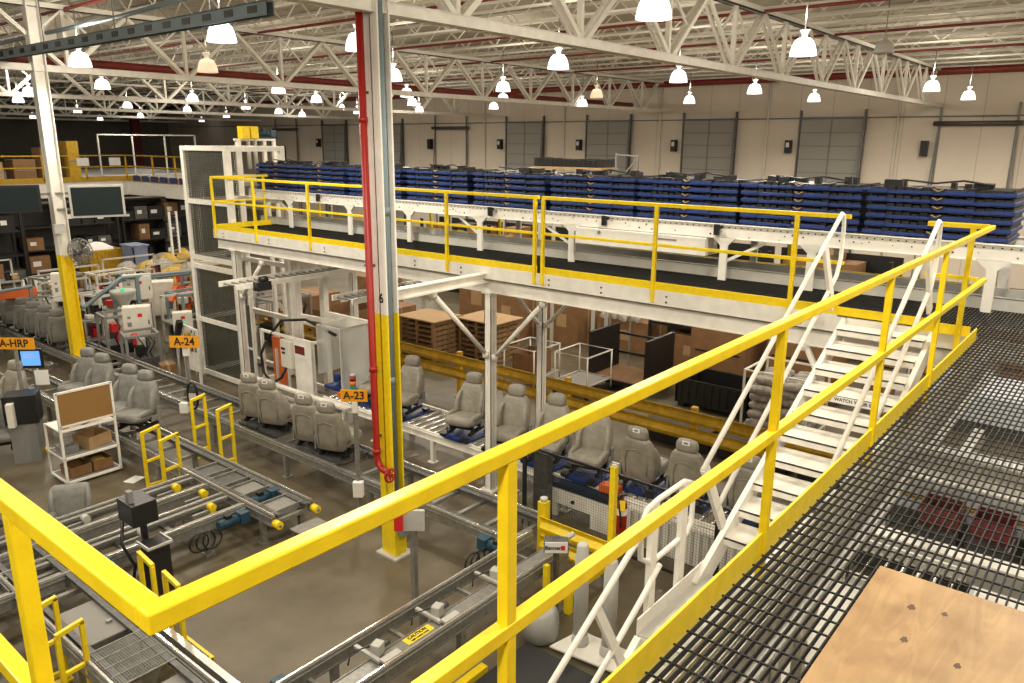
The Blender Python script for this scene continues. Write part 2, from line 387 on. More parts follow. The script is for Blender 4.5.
LAMPS = [  # x, y, state, label
    (8.62, 4.95, 1, 'bright bell-shaped high-bay lamp hanging over the big truss, largest of all in view'),
    (6.70, 11.15, 1, 'bright high-bay lamp just below the grey cable tray, large, between the two columns'),
    (7.15, 17.2, 1, 'bright high-bay lamp directly under the beige duct box beside the far column'),
    (13.6, 4.95, 1, 'bright high-bay lamp with clear collar hanging right of the big truss over the stair'),
    (13.2, 9.7, 1, 'bright high-bay lamp hanging under the middle of the big truss above blue pallets'),
    (8.68, 10.4, 1, 'bright high-bay lamp half hidden by the red pipe of the near column'),
    (13.4, 14.8, 1, 'bright high-bay lamp just past the near column edge, first of four in a row'),
    (17.7, 9.4, 1, 'high-bay lamp under the truss above the second dock door from the conveyor end'),
    (23.0, 9.7, 1, 'smaller high-bay lamp above the gap between the two nearest dock doors'),
    (27.3, 14.0, 1, 'small high-bay lamp low against the back wall, below a brighter one, near the third door'),
    (28.4, 9.8, 1, 'small high-bay lamp in front of the wall just over the nearest dock door'),
    (24.6, 5.3, 1, 'high-bay lamp on the bare wall beyond the nearest dock door, larger of the two there'),
    (29.8, 5.3, 1, 'high-bay lamp on the bare wall above the rolled-up doorway, smaller of the two there'),
    (19.5, 5.28, 0, 'unlit grey high-bay lamp hanging in front of the red sprinkler main'),
    (27.0, 18.6, 1, 'small high-bay lamp above the fourth dock door, beside a dimmer amber one'),
    (22.3, 14.8, 2, 'dim amber high-bay lamp glowing weakly above the dock doors'),
    (18.0, 15.2, 1, 'bright high-bay lamp at the truss joint, uppermost of a cluster of three'),
    (22.5, 19.0, 1, 'high-bay lamp in the cluster of three by the truss joint, middle one'),
    (27.3, 23.6, 1, 'small high-bay lamp in the cluster of three by the truss joint, lowest one'),
    (10.6, 24.2, 1, 'high-bay lamp hanging above the far yellow-railed platform, to the side of the tray'),
    (9.4, 16.3, 2, 'dim amber high-bay lamp hanging beside the far truss vertical'),
    (10.7, 30.0, 1, 'high-bay lamp just behind the far column on its outer side'),
    (18.4, 19.7, 1, 'high-bay lamp second in the slanting row of four past the near column'),
    (22.9, 24.2, 1, 'small high-bay lamp third in the slanting row of four past the near column'),
    (28.0, 29.1, 1, 'tiny high-bay lamp last in the slanting row of four past the near column'),
    (14.7, 21.5, 1, 'high-bay lamp under the far truss, between lift cage and near column'),
    (19.1, 25.5, 1, 'small high-bay lamp under the far truss, next toward the near column from the larger one'),
]
FAR = [(24.3, 30.6), (28.1, 34), (29.6, 41), (25.9, 38), (21.2, 33.7), (16, 29), (21.6, 39.8), (28.3, 47.3), (35 - 1.2, 60.2), (17.5, 37.6), (19, 46.8), (27.3, 63.4), (25.3, 52.7), (22.3, 62.5), (12.4, 36), (13.4, 45), (14.5, 55)]
for x, y, st, lab in LAMPS: place(protos[st], used, (x, y, 6.87 if st else 7.42), 0, lab)
for x, y in FAR: place(protos[1], used, (x, y, 6.87), 0, 'tiny glowing high-bay lamp far down the hall', 'distant high-bay lamps')
def point(x, y, z, e, col=(1, .91, .76), r=.16):
    l = bpy.data.lights.new('lamp_light', 'SPOT'); l.energy = e; l.color = col; l.shadow_soft_size = r; l.spot_size = math.radians(172); l.spot_blend = .55
    o = bpy.data.objects.new('lamp_light', l); C.objects.link(o); o.location = (x, y, z)
    if abs(y - 18.8) < .9: return
    l = bpy.data.lights.new('added_uplight', 'POINT'); l.energy = e * .20; l.color = col; l.shadow_soft_size = .12  # added light, lifts the ceiling in place of glow through the acrylic shade
    o = bpy.data.objects.new('added_uplight', l); C.objects.link(o); o.location = (x, y, z + .62)
POW = 470
for x, y, st, lab in LAMPS:
    if st == 1: point(x, y, 6.70, POW)
    if st == 2: point(x, y, 6.70, POW * .2, (1, .75, .45))
for x, y in FAR:
    if x < 31 and y < 56: point(x, y, 6.70, POW * (.9 if y < 40 else .5))
# lamps of the same grid outside the picture: above and behind the walkway
OFF = [(3.9, 5), (-.8, 5), (3.8, .3), (-1, .3), (8.6, .2), (13.5, -.2), (18.2, .3), (23, .4), (28, .4), (3.8, -4.5), (8.6, -4.5), (13.5, -4.5), (3.2, 11), (-1.5, 11), (2.6, 17), (-2, 17), (4, 24), (-1, 24), (5, 31), (28, -4.5), (21, -4.5), (-5.5, 0.3), (-5.5, 8)]
for x, y in OFF:
    place(protos[1], used, (x, y, 6.87), 0, 'lit high-bay lamp over the walkway side of the hall, out of the picture', 'high-bay lamps over the walkway')
    point(x, y, 6.70, POW)

# cable tray, conduit and duct box up at the truss
tag(MB().tube([(x, 20.5, 7.13) for x in (-8, 5, 20, 34)], .10, 8).build('sprinkler_main', 'redpipe'), 'thick dark red sprinkler main running just behind the far column truss', 'pipe')
tr = thing('cable_tray', 'grey slotted cable tray crossing high in front of the far column', 'cable tray', (6.45, 16, 7.05))
b = MB()
b.box(6.38, 6.40, 9.5, 30, 6.97, 7.15).box(6.38, 6.5, 9.5, 30, 7.14, 7.155).box(6.5, 6.52, 9.5, 30, 6.97, 7.15).build('channel', 'conduit', tr)
for k in range(34): MB().box(6.372, 6.379, 9.7 + k * .58, 9.92 + k * .58, 7.02, 7.11).build('slot', 'black', tr)
b = MB()
for y in (11, 14, 17, 20.5, 24): b.tube([(6.45, y, 7.1), (6.45, y, 8.1)], .012, 6)
b.build('hanger', 'grey', tr)
tag(MB().tube([(7.4, 11.6, 7.75), (7.4, 16, 7.62), (7.4, 28, 7.55)], .045, 8).build('conduit_pipe', 'conduit'), 'blue-grey conduit running above the slotted cable tray', 'pipe')
ub = thing('duct_box', 'beige sheet-metal duct box beside the top of the far column', 'duct', (7.7, 19.6, 7.4))
MB().box(7.3, 8.1, 19.3, 20.1, 7.4, ROOF - .8).build('casing', 'cream', ub, .01)
MB().box(7.28, 8.12, 19.6, 19.64, 7.39, ROOF - .8).box(7.6, 7.63, 19.28, 20.12, 7.39, ROOF - .8).build('seam', 'palegrey', ub)

# ---------------------------------------------------------------- columns
def column(x, y, label, w, d, zy):
    t = thing('steel_column', label, 'column', (x, y, 0))
    def H(z0, z1):
        b = MB(); tf = .02
        b.box(x - w / 2, x - w / 2 + tf, y - d / 2, y + d / 2, z0, z1).box(x + w / 2 - tf, x + w / 2, y - d / 2, y + d / 2, z0, z1)
        b.box(x - w / 2, x + w / 2, y - .008, y + .008, z0, z1); return b
    H(zy, ROOF - .05).build('shaft', 'white', t)
    H(.02, zy).box(x - w / 2 - .004, x + w / 2 + .004, y - d / 2 - .004, y + d / 2 + .004, .02, .5).build('yellow_foot', 'yellow', t)['label'] = 'yellow painted lower shaft'
    MB().box(x - w / 2 - .07, x + w / 2 + .07, y - d / 2 - .07, y + d / 2 + .07, 0, .03).build('base_plate', 'palegrey', t)
    return t
# near column with pipe and conduit
cg = column(6.215, 7.13, 'tall white steel column with yellow foot and a red pipe down its side', .19, .25, 3.3)
text('6', .16, (6.114, 7.10, 3.5), (PI / 2, 0, -PI / 2), 'ink', cg)
cg2 = column(6.93, 18.73, 'white steel column with yellow foot carrying the wall screen and fan', .26, .24, 2.85)
MB().cbox(6.82, 18.55, 3.45, .22, .12, .2).build('junction_box', 'palegrey', cg2)
t = thing('fire_main_riser', 'red fire pipe running down the near column to a valve at knee height', 'pipe', (6.10, 7.28, 1.2))
MB().tube([(6.045, 7.215, ROOF - .5), (6.045, 7.215, 1.42), (6.045, 7.19, 1.33), (6.04, 7.12, 1.28), (6.03, 7.0, 1.27)], .044, 12).build('pipe', 'red', t)
b = MB()
for z in (1.5, 2.6, 5.6): b.lathe([(.054, -.03), (.054, .03)], (6.045, 7.215, z), 12)
b.build('coupling', 'red', t)
b = MB()
for z in (1.7, 5.9, 3.9): b.bar((6.045, 7.215, z), (6.12, 7.2, z), .03).bar((6.03, 7.2, z), (6.03, 7.28, z), .02)
b.build('clamp', 'darksteel', t)
h = MB().tube([(6.0 + .085 * math.cos(a), 6.92, 1.26 + .085 * math.sin(a)) for a in [2 * PI * i / 16 for i in range(16)]], .014, 6, closed=True)
for a in (0, PI / 2, PI / 4, 3 * PI / 4): h.bar((6.0 - .08 * math.cos(a), 6.92, 1.26 - .08 * math.sin(a)), (6.0 + .08 * math.cos(a), 6.92, 1.26 + .08 * math.sin(a)), .012)
h.tube([(6.03, 7.0, 1.27), (6.0, 6.9, 1.26)], .03, 8).build('valve_wheel', 'red', t)
t = thing('conduit_riser', 'blue-grey electrical conduit strapped inside the near column', 'conduit', (6.21, 7.06, .5))
MB().tube([(6.185, 7.05, .55), (6.185, 7.05, ROOF - .3)], .05, 12).build('pipe', 'conduit', t)
b = MB()
for z in (2.45, 4.55): b.lathe([(.056, -.05), (.056, .05)], (6.185, 7.05, z), 12)
b.build('coupling', 'conduit', t)
tag(MB().box(6.15, 6.33, 6.88, 6.99, .35, .62).build('junction_box', 'conduit'), 'blue-grey junction box low on the near column', 'electrical box')

# ================================================================ THE MEZZANINE (deck 3.59, floor 0)
DK = 3.59
def grating(name, label, x0, x1, y0, y1, pb=.034, pr=.102, skip=None):
    t = thing(name, label, 'grating', ((x0 + x1) / 2, (y0 + y1) / 2, DK - .03))
    b = MB(); n = int((y1 - y0) / pb)
    for i in range(n + 1):
        y = y1 - i * pb; b.box(x0, x1, y - .0028, y + .0028, DK - .025, DK)
    b.build('bearing_bars', 'grate', t)
    b = MB(); n = int((x1 - x0) / pr)
    for i in range(n + 1):
        x = x0 + i * pr; b.box(x - .0035, x + .0035, y0, y1 + .012, DK - .006, DK + .001)
    b.build('cross_rods', 'grate', t)
    return t
X0, X1 = 8.39, 10.95
grating('walkway_grating', 'black bar grating floor of the near walkway, with plywood lying on it', -1.5, X0 - .0, -3.4, 1.085)
grating('mezzanine_grating', 'black bar grating floor under the white conveyor on the mezzanine', X0 + .01, X1, -3.4, 14.78, .034, .102)
grating('side_walkway_grating', 'black bar grating floor of the walkway turning off behind the near corner post', -1.5, .46, 1.1, 5.0)
# steel under the decks
def beam(name, p, q, h, label, w=.16, cat='beam', m='white', group=None, tf=.014):
    x0, y0, z0 = p; x1, y1, z1 = q
    t = thing(name, label, cat, ((x0 + x1) / 2, (y0 + y1) / 2, z0), group)
    b = MB(); al = abs(x1 - x0) > abs(y1 - y0)
    if al:
        b.box(x0, x1, y0 - w / 2, y0 + w / 2, z0, z0 + tf).box(x0, x1, y0 - w / 2, y0 + w / 2, z0 + h - tf, z0 + h); wb = MB().box(x0, x1, y0 - .006, y0 + .006, z0 + tf, z0 + h - tf)
    else:
        b.box(x0 - w / 2, x0 + w / 2, y0, y1, z0, z0 + tf).box(x0 - w / 2, x0 + w / 2, y0, y1, z0 + h - tf, z0 + h); wb = MB().box(x0 - .006, x0 + .006, y0, y1, z0 + tf, z0 + h - tf)
    b.build('flange', m, t); wb.build('web', m, t)
    return t
# fascia channel of the mezzanine, with bolts
f = thing('fascia_channel', 'white steel channel edging the mezzanine below its yellow kick plate', 'beam', (8.39, 8, 3.36))
b = MB().box(8.39, 8.402, 1.16, 14.88, 3.40, DK + .01).box(8.39, 8.46, 1.16, 14.88, 3.40, 3.412)
b.build('channel', 'white', f)
b = MB()
for y in (14.5, 12.9, 11.2, 8.9, 7.9, 6.25, 5.4, 4.45, 2.8):
    for z in (3.46, 3.53): b.lathe([(.013, 0), (.013, .01)], (0, 0, 0), 6) if False else b.tube([(8.392, y, z), (8.378, y, z)], .013, 6)
b.build('bolt', 'darksteel', f)
tag(MB().box(8.40, 8.41, -3.4, 1.0, 3.36, DK - .035).build('edge_channel', 'white'), 'white steel channel below the grating where walkway and mezzanine meet', 'beam')
g = thing('main_girder', 'deep white girder carrying the mezzanine on its posts', 'beam', (8.52, 8, 3.1))
MB().box(8.44, 8.60, 1.3, 14.85, 3.20, 3.215).box(8.44, 8.60, 1.3, 14.85, 3.385, 3.398).box(8.455, 8.47, 1.3, 14.85, 3.215, 3.385).build('girder', 'white', g)
beam('mezzanine_girder', (10.75, -3.3, 3.2), (10.75, 14.85, 3.2), .25, 'white girder under the far edge of the conveyor mezzanine')
for y, lab in ((13.9, 'white cross beam under the mezzanine end by the lift'), (12.0, 'second white cross beam under the mezzanine from the lift end'), (9.9, 'white cross beam under the mezzanine behind the near column'),
               (7.43, 'white cross beam under the mezzanine over the braced post'), (5.0, 'white cross beam under the mezzanine above the black cart'), (2.6, 'white cross beam under the mezzanine at the stair head'), (-.9, 'white cross beam below the grating right of the stair')):
    beam('cross_beam', (8.6, y, 3.22), (10.66, y, 3.22), .18, lab, .12)
# white members reaching out from the girder toward the near column
beam('tie_beam', (6.39, 7.45, 3.36), (8.44, 7.45, 3.36), .14, 'white tie beam running from the near column to the mezzanine girder', .14)
beam('walkway_girder', (-1.4, 1.0, 3.26), (8.35, 1.0, 3.26), .26, 'white girder under the stair side edge of the near walkway', .14)
beam('walkway_girder', (-1.4, -2.6, 3.26), (8.35, -2.6, 3.26), .26, 'white girder under the far side of the near walkway', .14)
for i, x in enumerate((2.2, 5.2)):
    beam('walkway_joist', (x, -2.5, 3.3), (x, .93, 3.3), .2, ['light steel joist under the grating below the plywood sheet', 'light steel joist under the grating beside the plywood sheet'][i], .1)
def post(x, y, label, base=True, w=.13, z1=3.2):
    t = thing('support_post', label, 'post', (x, y, 0))
    MB().box(x - w / 2, x + w / 2, y - w / 2, y - w / 2 + .012, .02, z1).box(x - w / 2, x + w / 2, y + w / 2 - .012, y + w / 2, .02, z1).box(x - .006, x + .006, y - w / 2, y + w / 2, .02, z1).box(x - w / 2, x - w / 2 + .01, y - w / 2, y + w / 2, .02, z1).build('shaft', 'white', t)
    MB().box(x - w / 2 - .06, x + w / 2 + .06, y - w / 2 - .06, y + w / 2 + .06, 0, .025).build('base_plate', 'white', t)
    MB().box(x - w / 2 - .03, x + w / 2 + .03, y - w / 2 - .03, y + w / 2 + .03, z1 - .02, z1 - .002).build('cap_plate', 'white', t)
    return t
def brace(p, q, label):
    t = thing('knee_brace', label, 'brace', tuple((Vector(p) + Vector(q)) / 2))
    MB().tube([p, q], .035, 10).build('tube', 'white', t)
    MB().lathe([(.055, -.05), (.055, .05)], p, 8).lathe([(.055, -.05), (.055, .05)], q, 8).build('end_plate', 'white', t)
    return t
p1 = post(8.52, 7.43, 'white mezzanine post with diagonal braces near the middle of the deck')
brace((8.52, 7.35, 2.2), (8.52, 6.45, 3.15), 'white diagonal brace rising from the braced post along the girder')
brace((8.44, 7.45, 2.25), (7.35, 7.45, 3.33), 'white diagonal brace rising from the braced post to the tie beam')
post(10.75, 8.15, 'white mezzanine post standing behind the yellow barrier by the white trolleys')
brace((10.75, 8.05, 2.2), (10.75, 7.2, 3.05), 'white diagonal brace on the rear post behind the barrier, sloping toward the cart')
brace((10.67, 8.15, 2.2), (9.8, 8.15, 3.05), 'white diagonal brace on the rear post, sloping toward the braced post')
post(8.52, 14.3, 'white mezzanine post beside the lift cage')
brace((8.52, 14.2, 2.25), (8.52, 13.4, 3.02), 'white diagonal brace at the lift end of the mezzanine')
post(10.75, 13.4, 'white rear mezzanine post between lift and cardboard box')
post(10.75, 2.2, 'white rear mezzanine post hidden behind the stair')
post(2.2, -2.6, 'white post under the near walkway below the plywood', z1=3.25)
post(5.9, -2.6, 'white post under the near walkway beyond the plywood', z1=3.25)

# ---- railings: square tube, mid rail, kick plate
def railing(name, label, pts, posts, kick=True, s=.05, m='yellow', kz=.028, kh=.145, ps=None):
    ps = ps or s
    t = thing(name, label, 'railing', (pts[0][0], pts[0][1], DK))
    zt = DK + 1.043; zm = DK + .56
    tr_ = MB(); mr_ = MB(); kp = MB()
    for (xa, ya), (xb, yb) in zip(pts, pts[1:]):
        ex = Vector((xb - xa, yb - ya, 0)).normalized() * s / 2
        a, c = Vector((xa, ya, zt)) - ex, Vector((xb, yb, zt)) + ex
        tr_.bar(a, c, s)
        mr_.bar((xa, ya, zm), (xb, yb, zm), .040 if ps < s else .036)
        kp.bar((xa, ya, DK + kz), (xb, yb, DK + kz), .012, kh)
    tr_.build('top_rail', m, t, .004); mr_.build('mid_rail', m, t, .003)
    if kick: kp.build('kick_plate', m, t, .002)
    for x, y in posts: MB().box(x - ps / 2, x + ps / 2, y - ps / 2, y + ps / 2, DK - .14, zt - s / 2 + .001).build('post', m, t, .003)
    return t
railing('guard_railing', 'yellow square-tube railing along the near walkway, crossing the whole picture', [(8.22, 1.11), (.468, 1.11)], [(1.335, 1.11), (3.12, 1.11), (4.80, 1.11), (6.3, 1.11)], s=.039, ps=.036)
railing('guard_railing', 'yellow railing turning away from the near corner beside the camera', [(.468, 1.149), (.468, 5.0)], [(.468, 1.71), (.468, 3.5)], kick=True, s=.039, ps=.036)
railing('guard_railing', 'long yellow railing on the mezzanine edge from lift to mid deck', [(8.4, 14.8), (8.4, 6.47)], [(8.38, 14.78), (8.38, 13.3), (8.38, 11.59), (8.38, 9.9), (8.38, 8.18), (8.38, 6.5)], s=.045, kz=.055, kh=.10)
railing('guard_railing', 'yellow railing on the mezzanine edge from mid deck to the stair opening', [(8.4, 6.37), (8.4, 2.42)], [(8.38, 6.36), (8.38, 4.64), (8.38, 2.94)], s=.045, kz=.055, kh=.10)
railing('guard_railing', 'short yellow railing between stair opening and walkway corner', [(8.22, 1.62), (8.22, 1.16)], [(8.22, 1.26)], s=.045, kz=.055, kh=.10)
railing('guard_railing', 'yellow railing across the lift end of the mezzanine', [(8.45, 14.82), (10.3, 14.82)], [(9.6, 14.82)], s=.045)
railing('guard_railing', 'yellow railing on the far edge of the mezzanine behind the blue pallets', [(10.92, 14.7), (10.92, 1.2)], [(10.93, y) for y in (14.7, 12.9, 11.1, 9.3, 7.5, 5.7, 3.9, 2.1)], s=.045)
tag(MB().box(8.375, 8.66, 1.5, 2.42, DK + .0, DK + .012).box(8.375, 8.39, 1.5, 2.42, DK + .0, DK + .10).build('nosing_plate', 'yellow'), 'yellow nosing plate at the head of the white stair', 'plate')

# ---- the plywood sheet on the grating
p = thing('plywood_sheet', 'bare plywood sheet with knots lying on the walkway grating', 'plywood', (2.1, .05, DK))
MB().box(.90, 3.30, -.57, .66, DK + .001, DK + .019).build('sheet', 'ply', p, .002)
b = MB()
for x, y, r in ((3.05, .48, .022), (3.08, .37, .017), (2.81, .45, .020), (2.77, .27, .018), (2.2, .3, .02), (1.9, -.2, .02)):
    n = 14; b.add([(x + r * (1 + .3 * math.sin(3 * k)) * math.cos(2 * PI * k / n), y + r * .6 * (1 + .2 * math.cos(5 * k)) * math.sin(2 * PI * k / n), DK + .0196) for k in range(n)], [tuple(range(n))])
b.build('knot', mat('dark_knot', (.10, .055, .025), .7), p)

# ================================================================ STAIR
YL, YR = 2.35, 1.5
brace((8.5, 2.75, 3.18), (8.35, 2.45, 2.75), 'short white brace under the mezzanine girder beside the stair head')
st = thing('steel_stair', 'white steel stair descending from the mezzanine edge, with open risers', 'stair', (6.9, 1.92, 1.95))
n = 11; rise = (DK - 1.95) / n; run = (8.36 - 5.35) / n
for s_, y in ((1, YL), (-1, YR)):
    b = MB(); b.bar((8.50, y, DK - .06), (5.2, y, 1.95 - .07), .045, .19, up=(0, 0, 1)); b.build('stringer', 'white', st)
for k in range(1, n):
    x = 8.36 - run * (k - .6); z = DK - rise * (k - .5)
    MB().box(x - .16, x + .14, YR + .02, YL - .02, z - .012, z).box(x - .16, x - .148, YR + .02, YL - .02, z - .065, z).box(x + .128, x + .14, YR + .02, YL - .02, z - .012, z + .02).build('tread', 'white', st)
# warning plate on a riser
k = 4; x = 8.36 - run * (k - .6) - .161; z = DK - rise * (k - .5)
pl = MB().box(x - .006, x - .001, 1.60, 2.13, z - .075, z + .003).build('warning_plate', 'paper', st)
MB().box(x - .0075, x - .0062, 2.07, 2.12, z - .058, z - .008).build('plate_stripe', 'blueink', pl)
MB().box(x - .0072, x - .0061, 1.605, 2.125, z - .074, z - .069).box(x - .0072, x - .0061, 1.605, 2.125, z - .003, z + .002).box(x - .0072, x - .0061, 1.605, 1.61, z - .074, z + .002).box(x - .0072, x - .0061, 2.12, 2.125, z - .074, z + .002).build('plate_border', 'ink', pl)
text('WATCH YOUR STEP', .044, (x - .0085, 1.84, z - .033), (PI / 2, 0, -PI / 2), 'ink', st, 'plate_lettering', .0005)
# handrails of the upper flight: closed loop of round tube on tilted posts
def off(p, d): return (p[0], p[1], p[2] + d)
sl = rise / run
def stair_rail(y, label, xt, zt_, xe, post_x):
    sl = .645
    t = thing('stair_handrail', label, 'handrail', (xe, y, 2))
    ze = zt_ - (xt - xe) * sl
    top = [(xe, y, ze), (xt - .08, y, zt_ - .08 * sl - .0), (xt, y, zt_ + .0), (xt + .06, y, zt_ - .02), (xt + .10, y, zt_ - .12), (xt + .12, y, zt_ - .45), (xt + .04, y, zt_ - .62), (xe + .3, y, zt_ - .62 - (xt + .04 - xe - .3) * sl)]
    MB().tube(top, .021, 10).build('tube', 'white', t)
    for px_ in post_x:
        zr = zt_ - (xt - px_) * sl; nx, nz = sl / math.hypot(1, sl), 1 / math.hypot(1, sl)
        L = .80
        MB().bar((px_ - .0, y, zr), (px_ + nx * L, y, zr - nz * L), .09, .035, up=(0, 1, 0)).build('post', 'white', t)
    return t
stair_rail(YL, 'white tubular handrail on the open side of the upper stair', 7.92, 4.70, 5.17, (5.2, 7.5))
stair_rail(YR, 'white tubular handrail on the walkway side of the upper stair', 7.94, 4.68, 5.2, (5.25, 7.65))
MB().box(8.36, 8.44, 2.36, 2.40, 3.1, 3.5)
# landing between the flights
ld = thing('stair_landing', 'white steel landing at the foot of the upper stair', 'landing', (4.8, 1.92, 1.8))
MB().box(4.32, 5.38, YR - .02, YL + .02, 1.93, 1.945).build('floor_plate', 'palegrey', ld)
b = MB()
b.box(4.32, 5.42, YL + .02, YL + .03, 1.80, 2.06).box(4.32, 5.42, YR - .03, YR - .02, 1.80, 2.06).box(4.32, 4.33, YR, YL, 1.80, 1.93).build('edge_angle', 'white', ld)
for x, y in ((4.5, YL), (5.2, YL), (4.5, YR), (5.2, YR)): MB().box(x - .04, x + .04, y - .04, y + .04, .0, 1.80).build('leg', 'white', ld)
for y, lab in ((YL + .06, 'white looped landing rail with two flat posts, open side'), (YR - .06, 'white looped landing rail with two flat posts, walkway side')):
    t = thing('landing_rail', lab, 'handrail', (4.8, y, 1.95))
    MB().tube([(4.5, y, 2.42), (4.38, y, 2.5), (4.36, y, 2.75), (4.44, y, 2.86), (4.6, y, 2.88), (5.0, y, 2.88), (5.13, y, 2.82), (5.16, y, 2.7), (5.16, y, 2.48), (5.08, y, 2.41), (4.6, y, 2.40)], .021, 10, closed=True).build('tube', 'white', t)
    for x in (4.54, 5.0): MB().box(x - .045, x + .045, y - .02, y + .02, 1.8, 2.87).build('post', 'white', t)
# lower flight
lf = thing('lower_stair', 'white steel flight going on down from the landing to the floor', 'stair', (2.7, 1.92, 0))
n2 = 12; r2 = 1.95 / n2; u2 = .26
for y in (YL, YR): MB().bar((4.34, y, 1.86), (4.34 - u2 * n2, y, .03), .05, .2).build('stringer', 'white', lf)
for k in range(1, n2):
    x = 4.34 - u2 * (k - .5); z = 1.95 - r2 * k
    MB().box(x - .14, x + .12, YR + .02, YL - .02, z - .012, z).box(x - .14, x - .13, YR + .02, YL - .02, z - .05, z).build('tread', 'white', lf)
for y, lab in ((YL, 'white tubular handrail sloping down from the landing to the floor, open side'), (YR, 'white tubular handrail sloping down from the landing, walkway side')):
    t = thing('stair_handrail', lab, 'handrail', (2.7, y, 0))
    s2 = .575
    MB().tube([(4.4, y, 2.84), (4.15, y, 2.70), (3.73, y, 2.46), (1.6, y, 2.46 - 2.13 * s2), (1.5, y, 1.0), (1.6, y, .75), (3.9, y, 1.99), (4.36, y, 2.26), (4.56, y, 2.40)], .021, 10).build('tube', 'white', t)
    for x in (3.73, 2.0):
        zr = 2.46 - (3.73 - x) * s2
        MB().bar((x, y, zr), (x + .42, y, zr - .74), .07, .03, up=(0, 1, 0)).build('post', 'white', t)

# ================================================================ MEZZANINE CONVEYOR AND BLUE PALLETS
CT = 4.33
cv = thing('pallet_conveyor', 'long white punched-steel conveyor on the mezzanine carrying blue pallets', 'conveyor', (10.1, 6, DK))
for x in (9.62, 10.62):
    b = MB(); b.box(x - .02, x + .02, -3.0, 15.4, CT - .17, CT).box(x - .04, x + .04, -3.0, 15.4, CT - .006, CT + .004).box(x - .04, x + .04, -3.0, 15.4, CT - .18, CT - .17)
    b.build('side_rail', 'speck', cv)
b = MB(); random.seed(3)
y = -2.9
while y < 15.3:
    b.tube([(9.602, y, CT - .035), (9.596, y, CT - .035)], .010, 6)
    if random.random() < .45: zz = CT - random.uniform(.06, .15); yy_ = y + random.uniform(0, .07); b.tube([(9.602, yy_, zz), (9.594, yy_, zz)], random.uniform(.006, .014), 6)
    y += .085
b.build('punched_hole', 'ink', cv)
for y in (-1.9, 1.24, 3.15, 4.29, 6.73, 8.59, 10.29, 11.95, 13.88):
    for x in (9.6, 10.62):
        MB().prism([(y - .16, CT - .17), (y + .16, CT - .17), (y + .05, CT - .27), (y + .05, DK + .01), (y - .05, DK + .01), (y - .05, CT - .27)], (x - .03, x + .01), 'x').build('leg', 'speck', cv)
MB().box(9.72, 9.75, -3, 15.2, DK + .02, DK + .16).box(9.72, 9.78, -3, 15.2, DK + .15, DK + .165).box(10.52, 10.55, -3, 15.2, DK + .02, DK + .14).build('base_runner', 'palegrey', cv)
b = MB()
for ya, yb in ((6.73, 7.3), (4.29, 3.75), (8.59, 9.1), (13.88, 14.3)): b.bar((9.62, ya, DK + .25), (9.62, yb, CT - .2), .02, .04)
b.build('diagonal_brace', 'speck', cv)
r0 = MB().tube([(9.66, 0, 0), (10.58, 0, 0)], .024, 8).build('roller', 'steel', cv)
me = r0.data; r0.location = (-10.1, 0 - 6 + 1.0 - 2.2 + 6 - 6, 0)
bpy.data.objects.remove(r0)
k = 0; y = -2.8
while y < 15.2:
    if k < 100:
        o = bpy.data.objects.new('roller', me); C.objects.link(o); o.parent = cv; o.location = (0, y - 0 + 0, CT - .028 - 0)
        o.location = (0, y, CT - .028)
        k += 1
    y += .19
t = thing('drive_guard', 'long white motor guard box hung under the mezzanine conveyor', 'guard', (9.57, 5.55, 3.9))
MB().box(9.52, 9.9, 4.52, 6.62, CT - .43, CT - .19).build('casing', 'speck', t, .008)
MB().box(9.515, 9.52, 4.95, 5.3, CT - .26, CT - .24).tube([(9.522, 6.2, CT - .24), (9.512, 6.2, CT - .24)], .03, 6).build('fitting', 'grey', t)
for yy, dd in ((12.9, .0), (11.35, .0), (8.35, 0), (6.15, 0), (4.4, 0)):
    t = thing('pallet_stop', 'small black pallet sensor bracket on the mezzanine conveyor rail', 'sensor', (9.58, yy, CT - .12), 'sensor brackets along the mezzanine conveyor')
    MB().box(9.54, 9.6, yy - .03, yy + .03, CT - .14, CT + .0).bar((9.55, yy, CT - .08), (9.55, yy - .09, CT - .02), .03).build('bracket', 'black', t)

# blue pallet: tray, black fixtures, pale latch
def make_pallet():
    t = thing('blue_pallet', 'x', 'pallet')
    L, D = 1.48, .86
    b = MB(); b.box(-D / 2, D / 2, -L / 2, L / 2, .006, .048)
    for y in (-.62, -.2, .2, .62): b.box(-D / 2, D / 2, y - .08, y + .08, 0, .02)
    # front lip with hand holes
    for y0, y1, z in ((-.74, -.52, .075), (-.36, -.06, .082), (.06, .36, .07), (.52, .74, .080)): b.box(-D / 2 - .012, -D / 2 + .03, y0, y1, .014, z - .022)
    b.build('tray', 'blue', t, .004)
    random.seed(11); b = MB()
    for k in range(16):
        y = -L / 2 + .02 + k * .09; h = random.uniform(.018, .038)
        b.box(-D / 2 + random.uniform(-.008, .02), -D / 2 + random.uniform(.2, .3), y, y + random.uniform(.06, .092), .045, .05 + h)
    for k in range(8):
        y = random.uniform(-.65, .6); x = random.uniform(-.1, .3); b.box(x, x + .15, y, y + .1, .045, .045 + random.uniform(.02, .045))
    for s_ in (-1, 1): b.box(-D / 2 + .04, D / 2 - .04, s_ * (L / 2 - .03) - .012, s_ * (L / 2 - .03) + .012, .045, .088)
    b.box(-D / 2 + .05, D / 2 - .02, -L / 2 + .03, L / 2 - .03, .045, .072)
    b.build('fixture', 'black', t)
    MB().bar((-D / 2 - .014, -.05, .075), (-D / 2 - .014, 0, .05), .012, .008).bar((-D / 2 - .014, 0, .05), (-D / 2 - .014, .05, .075), .012, .008).build('latch', 'card2', t)
    return t
pal = make_pallet(); used2 = {}
ys = [(.27, 1.55)]
edges = [1.13, 2.67, 4.20, 5.73, 7.30, 8.92, 10.55, 12.2, 13.8, 15.2]
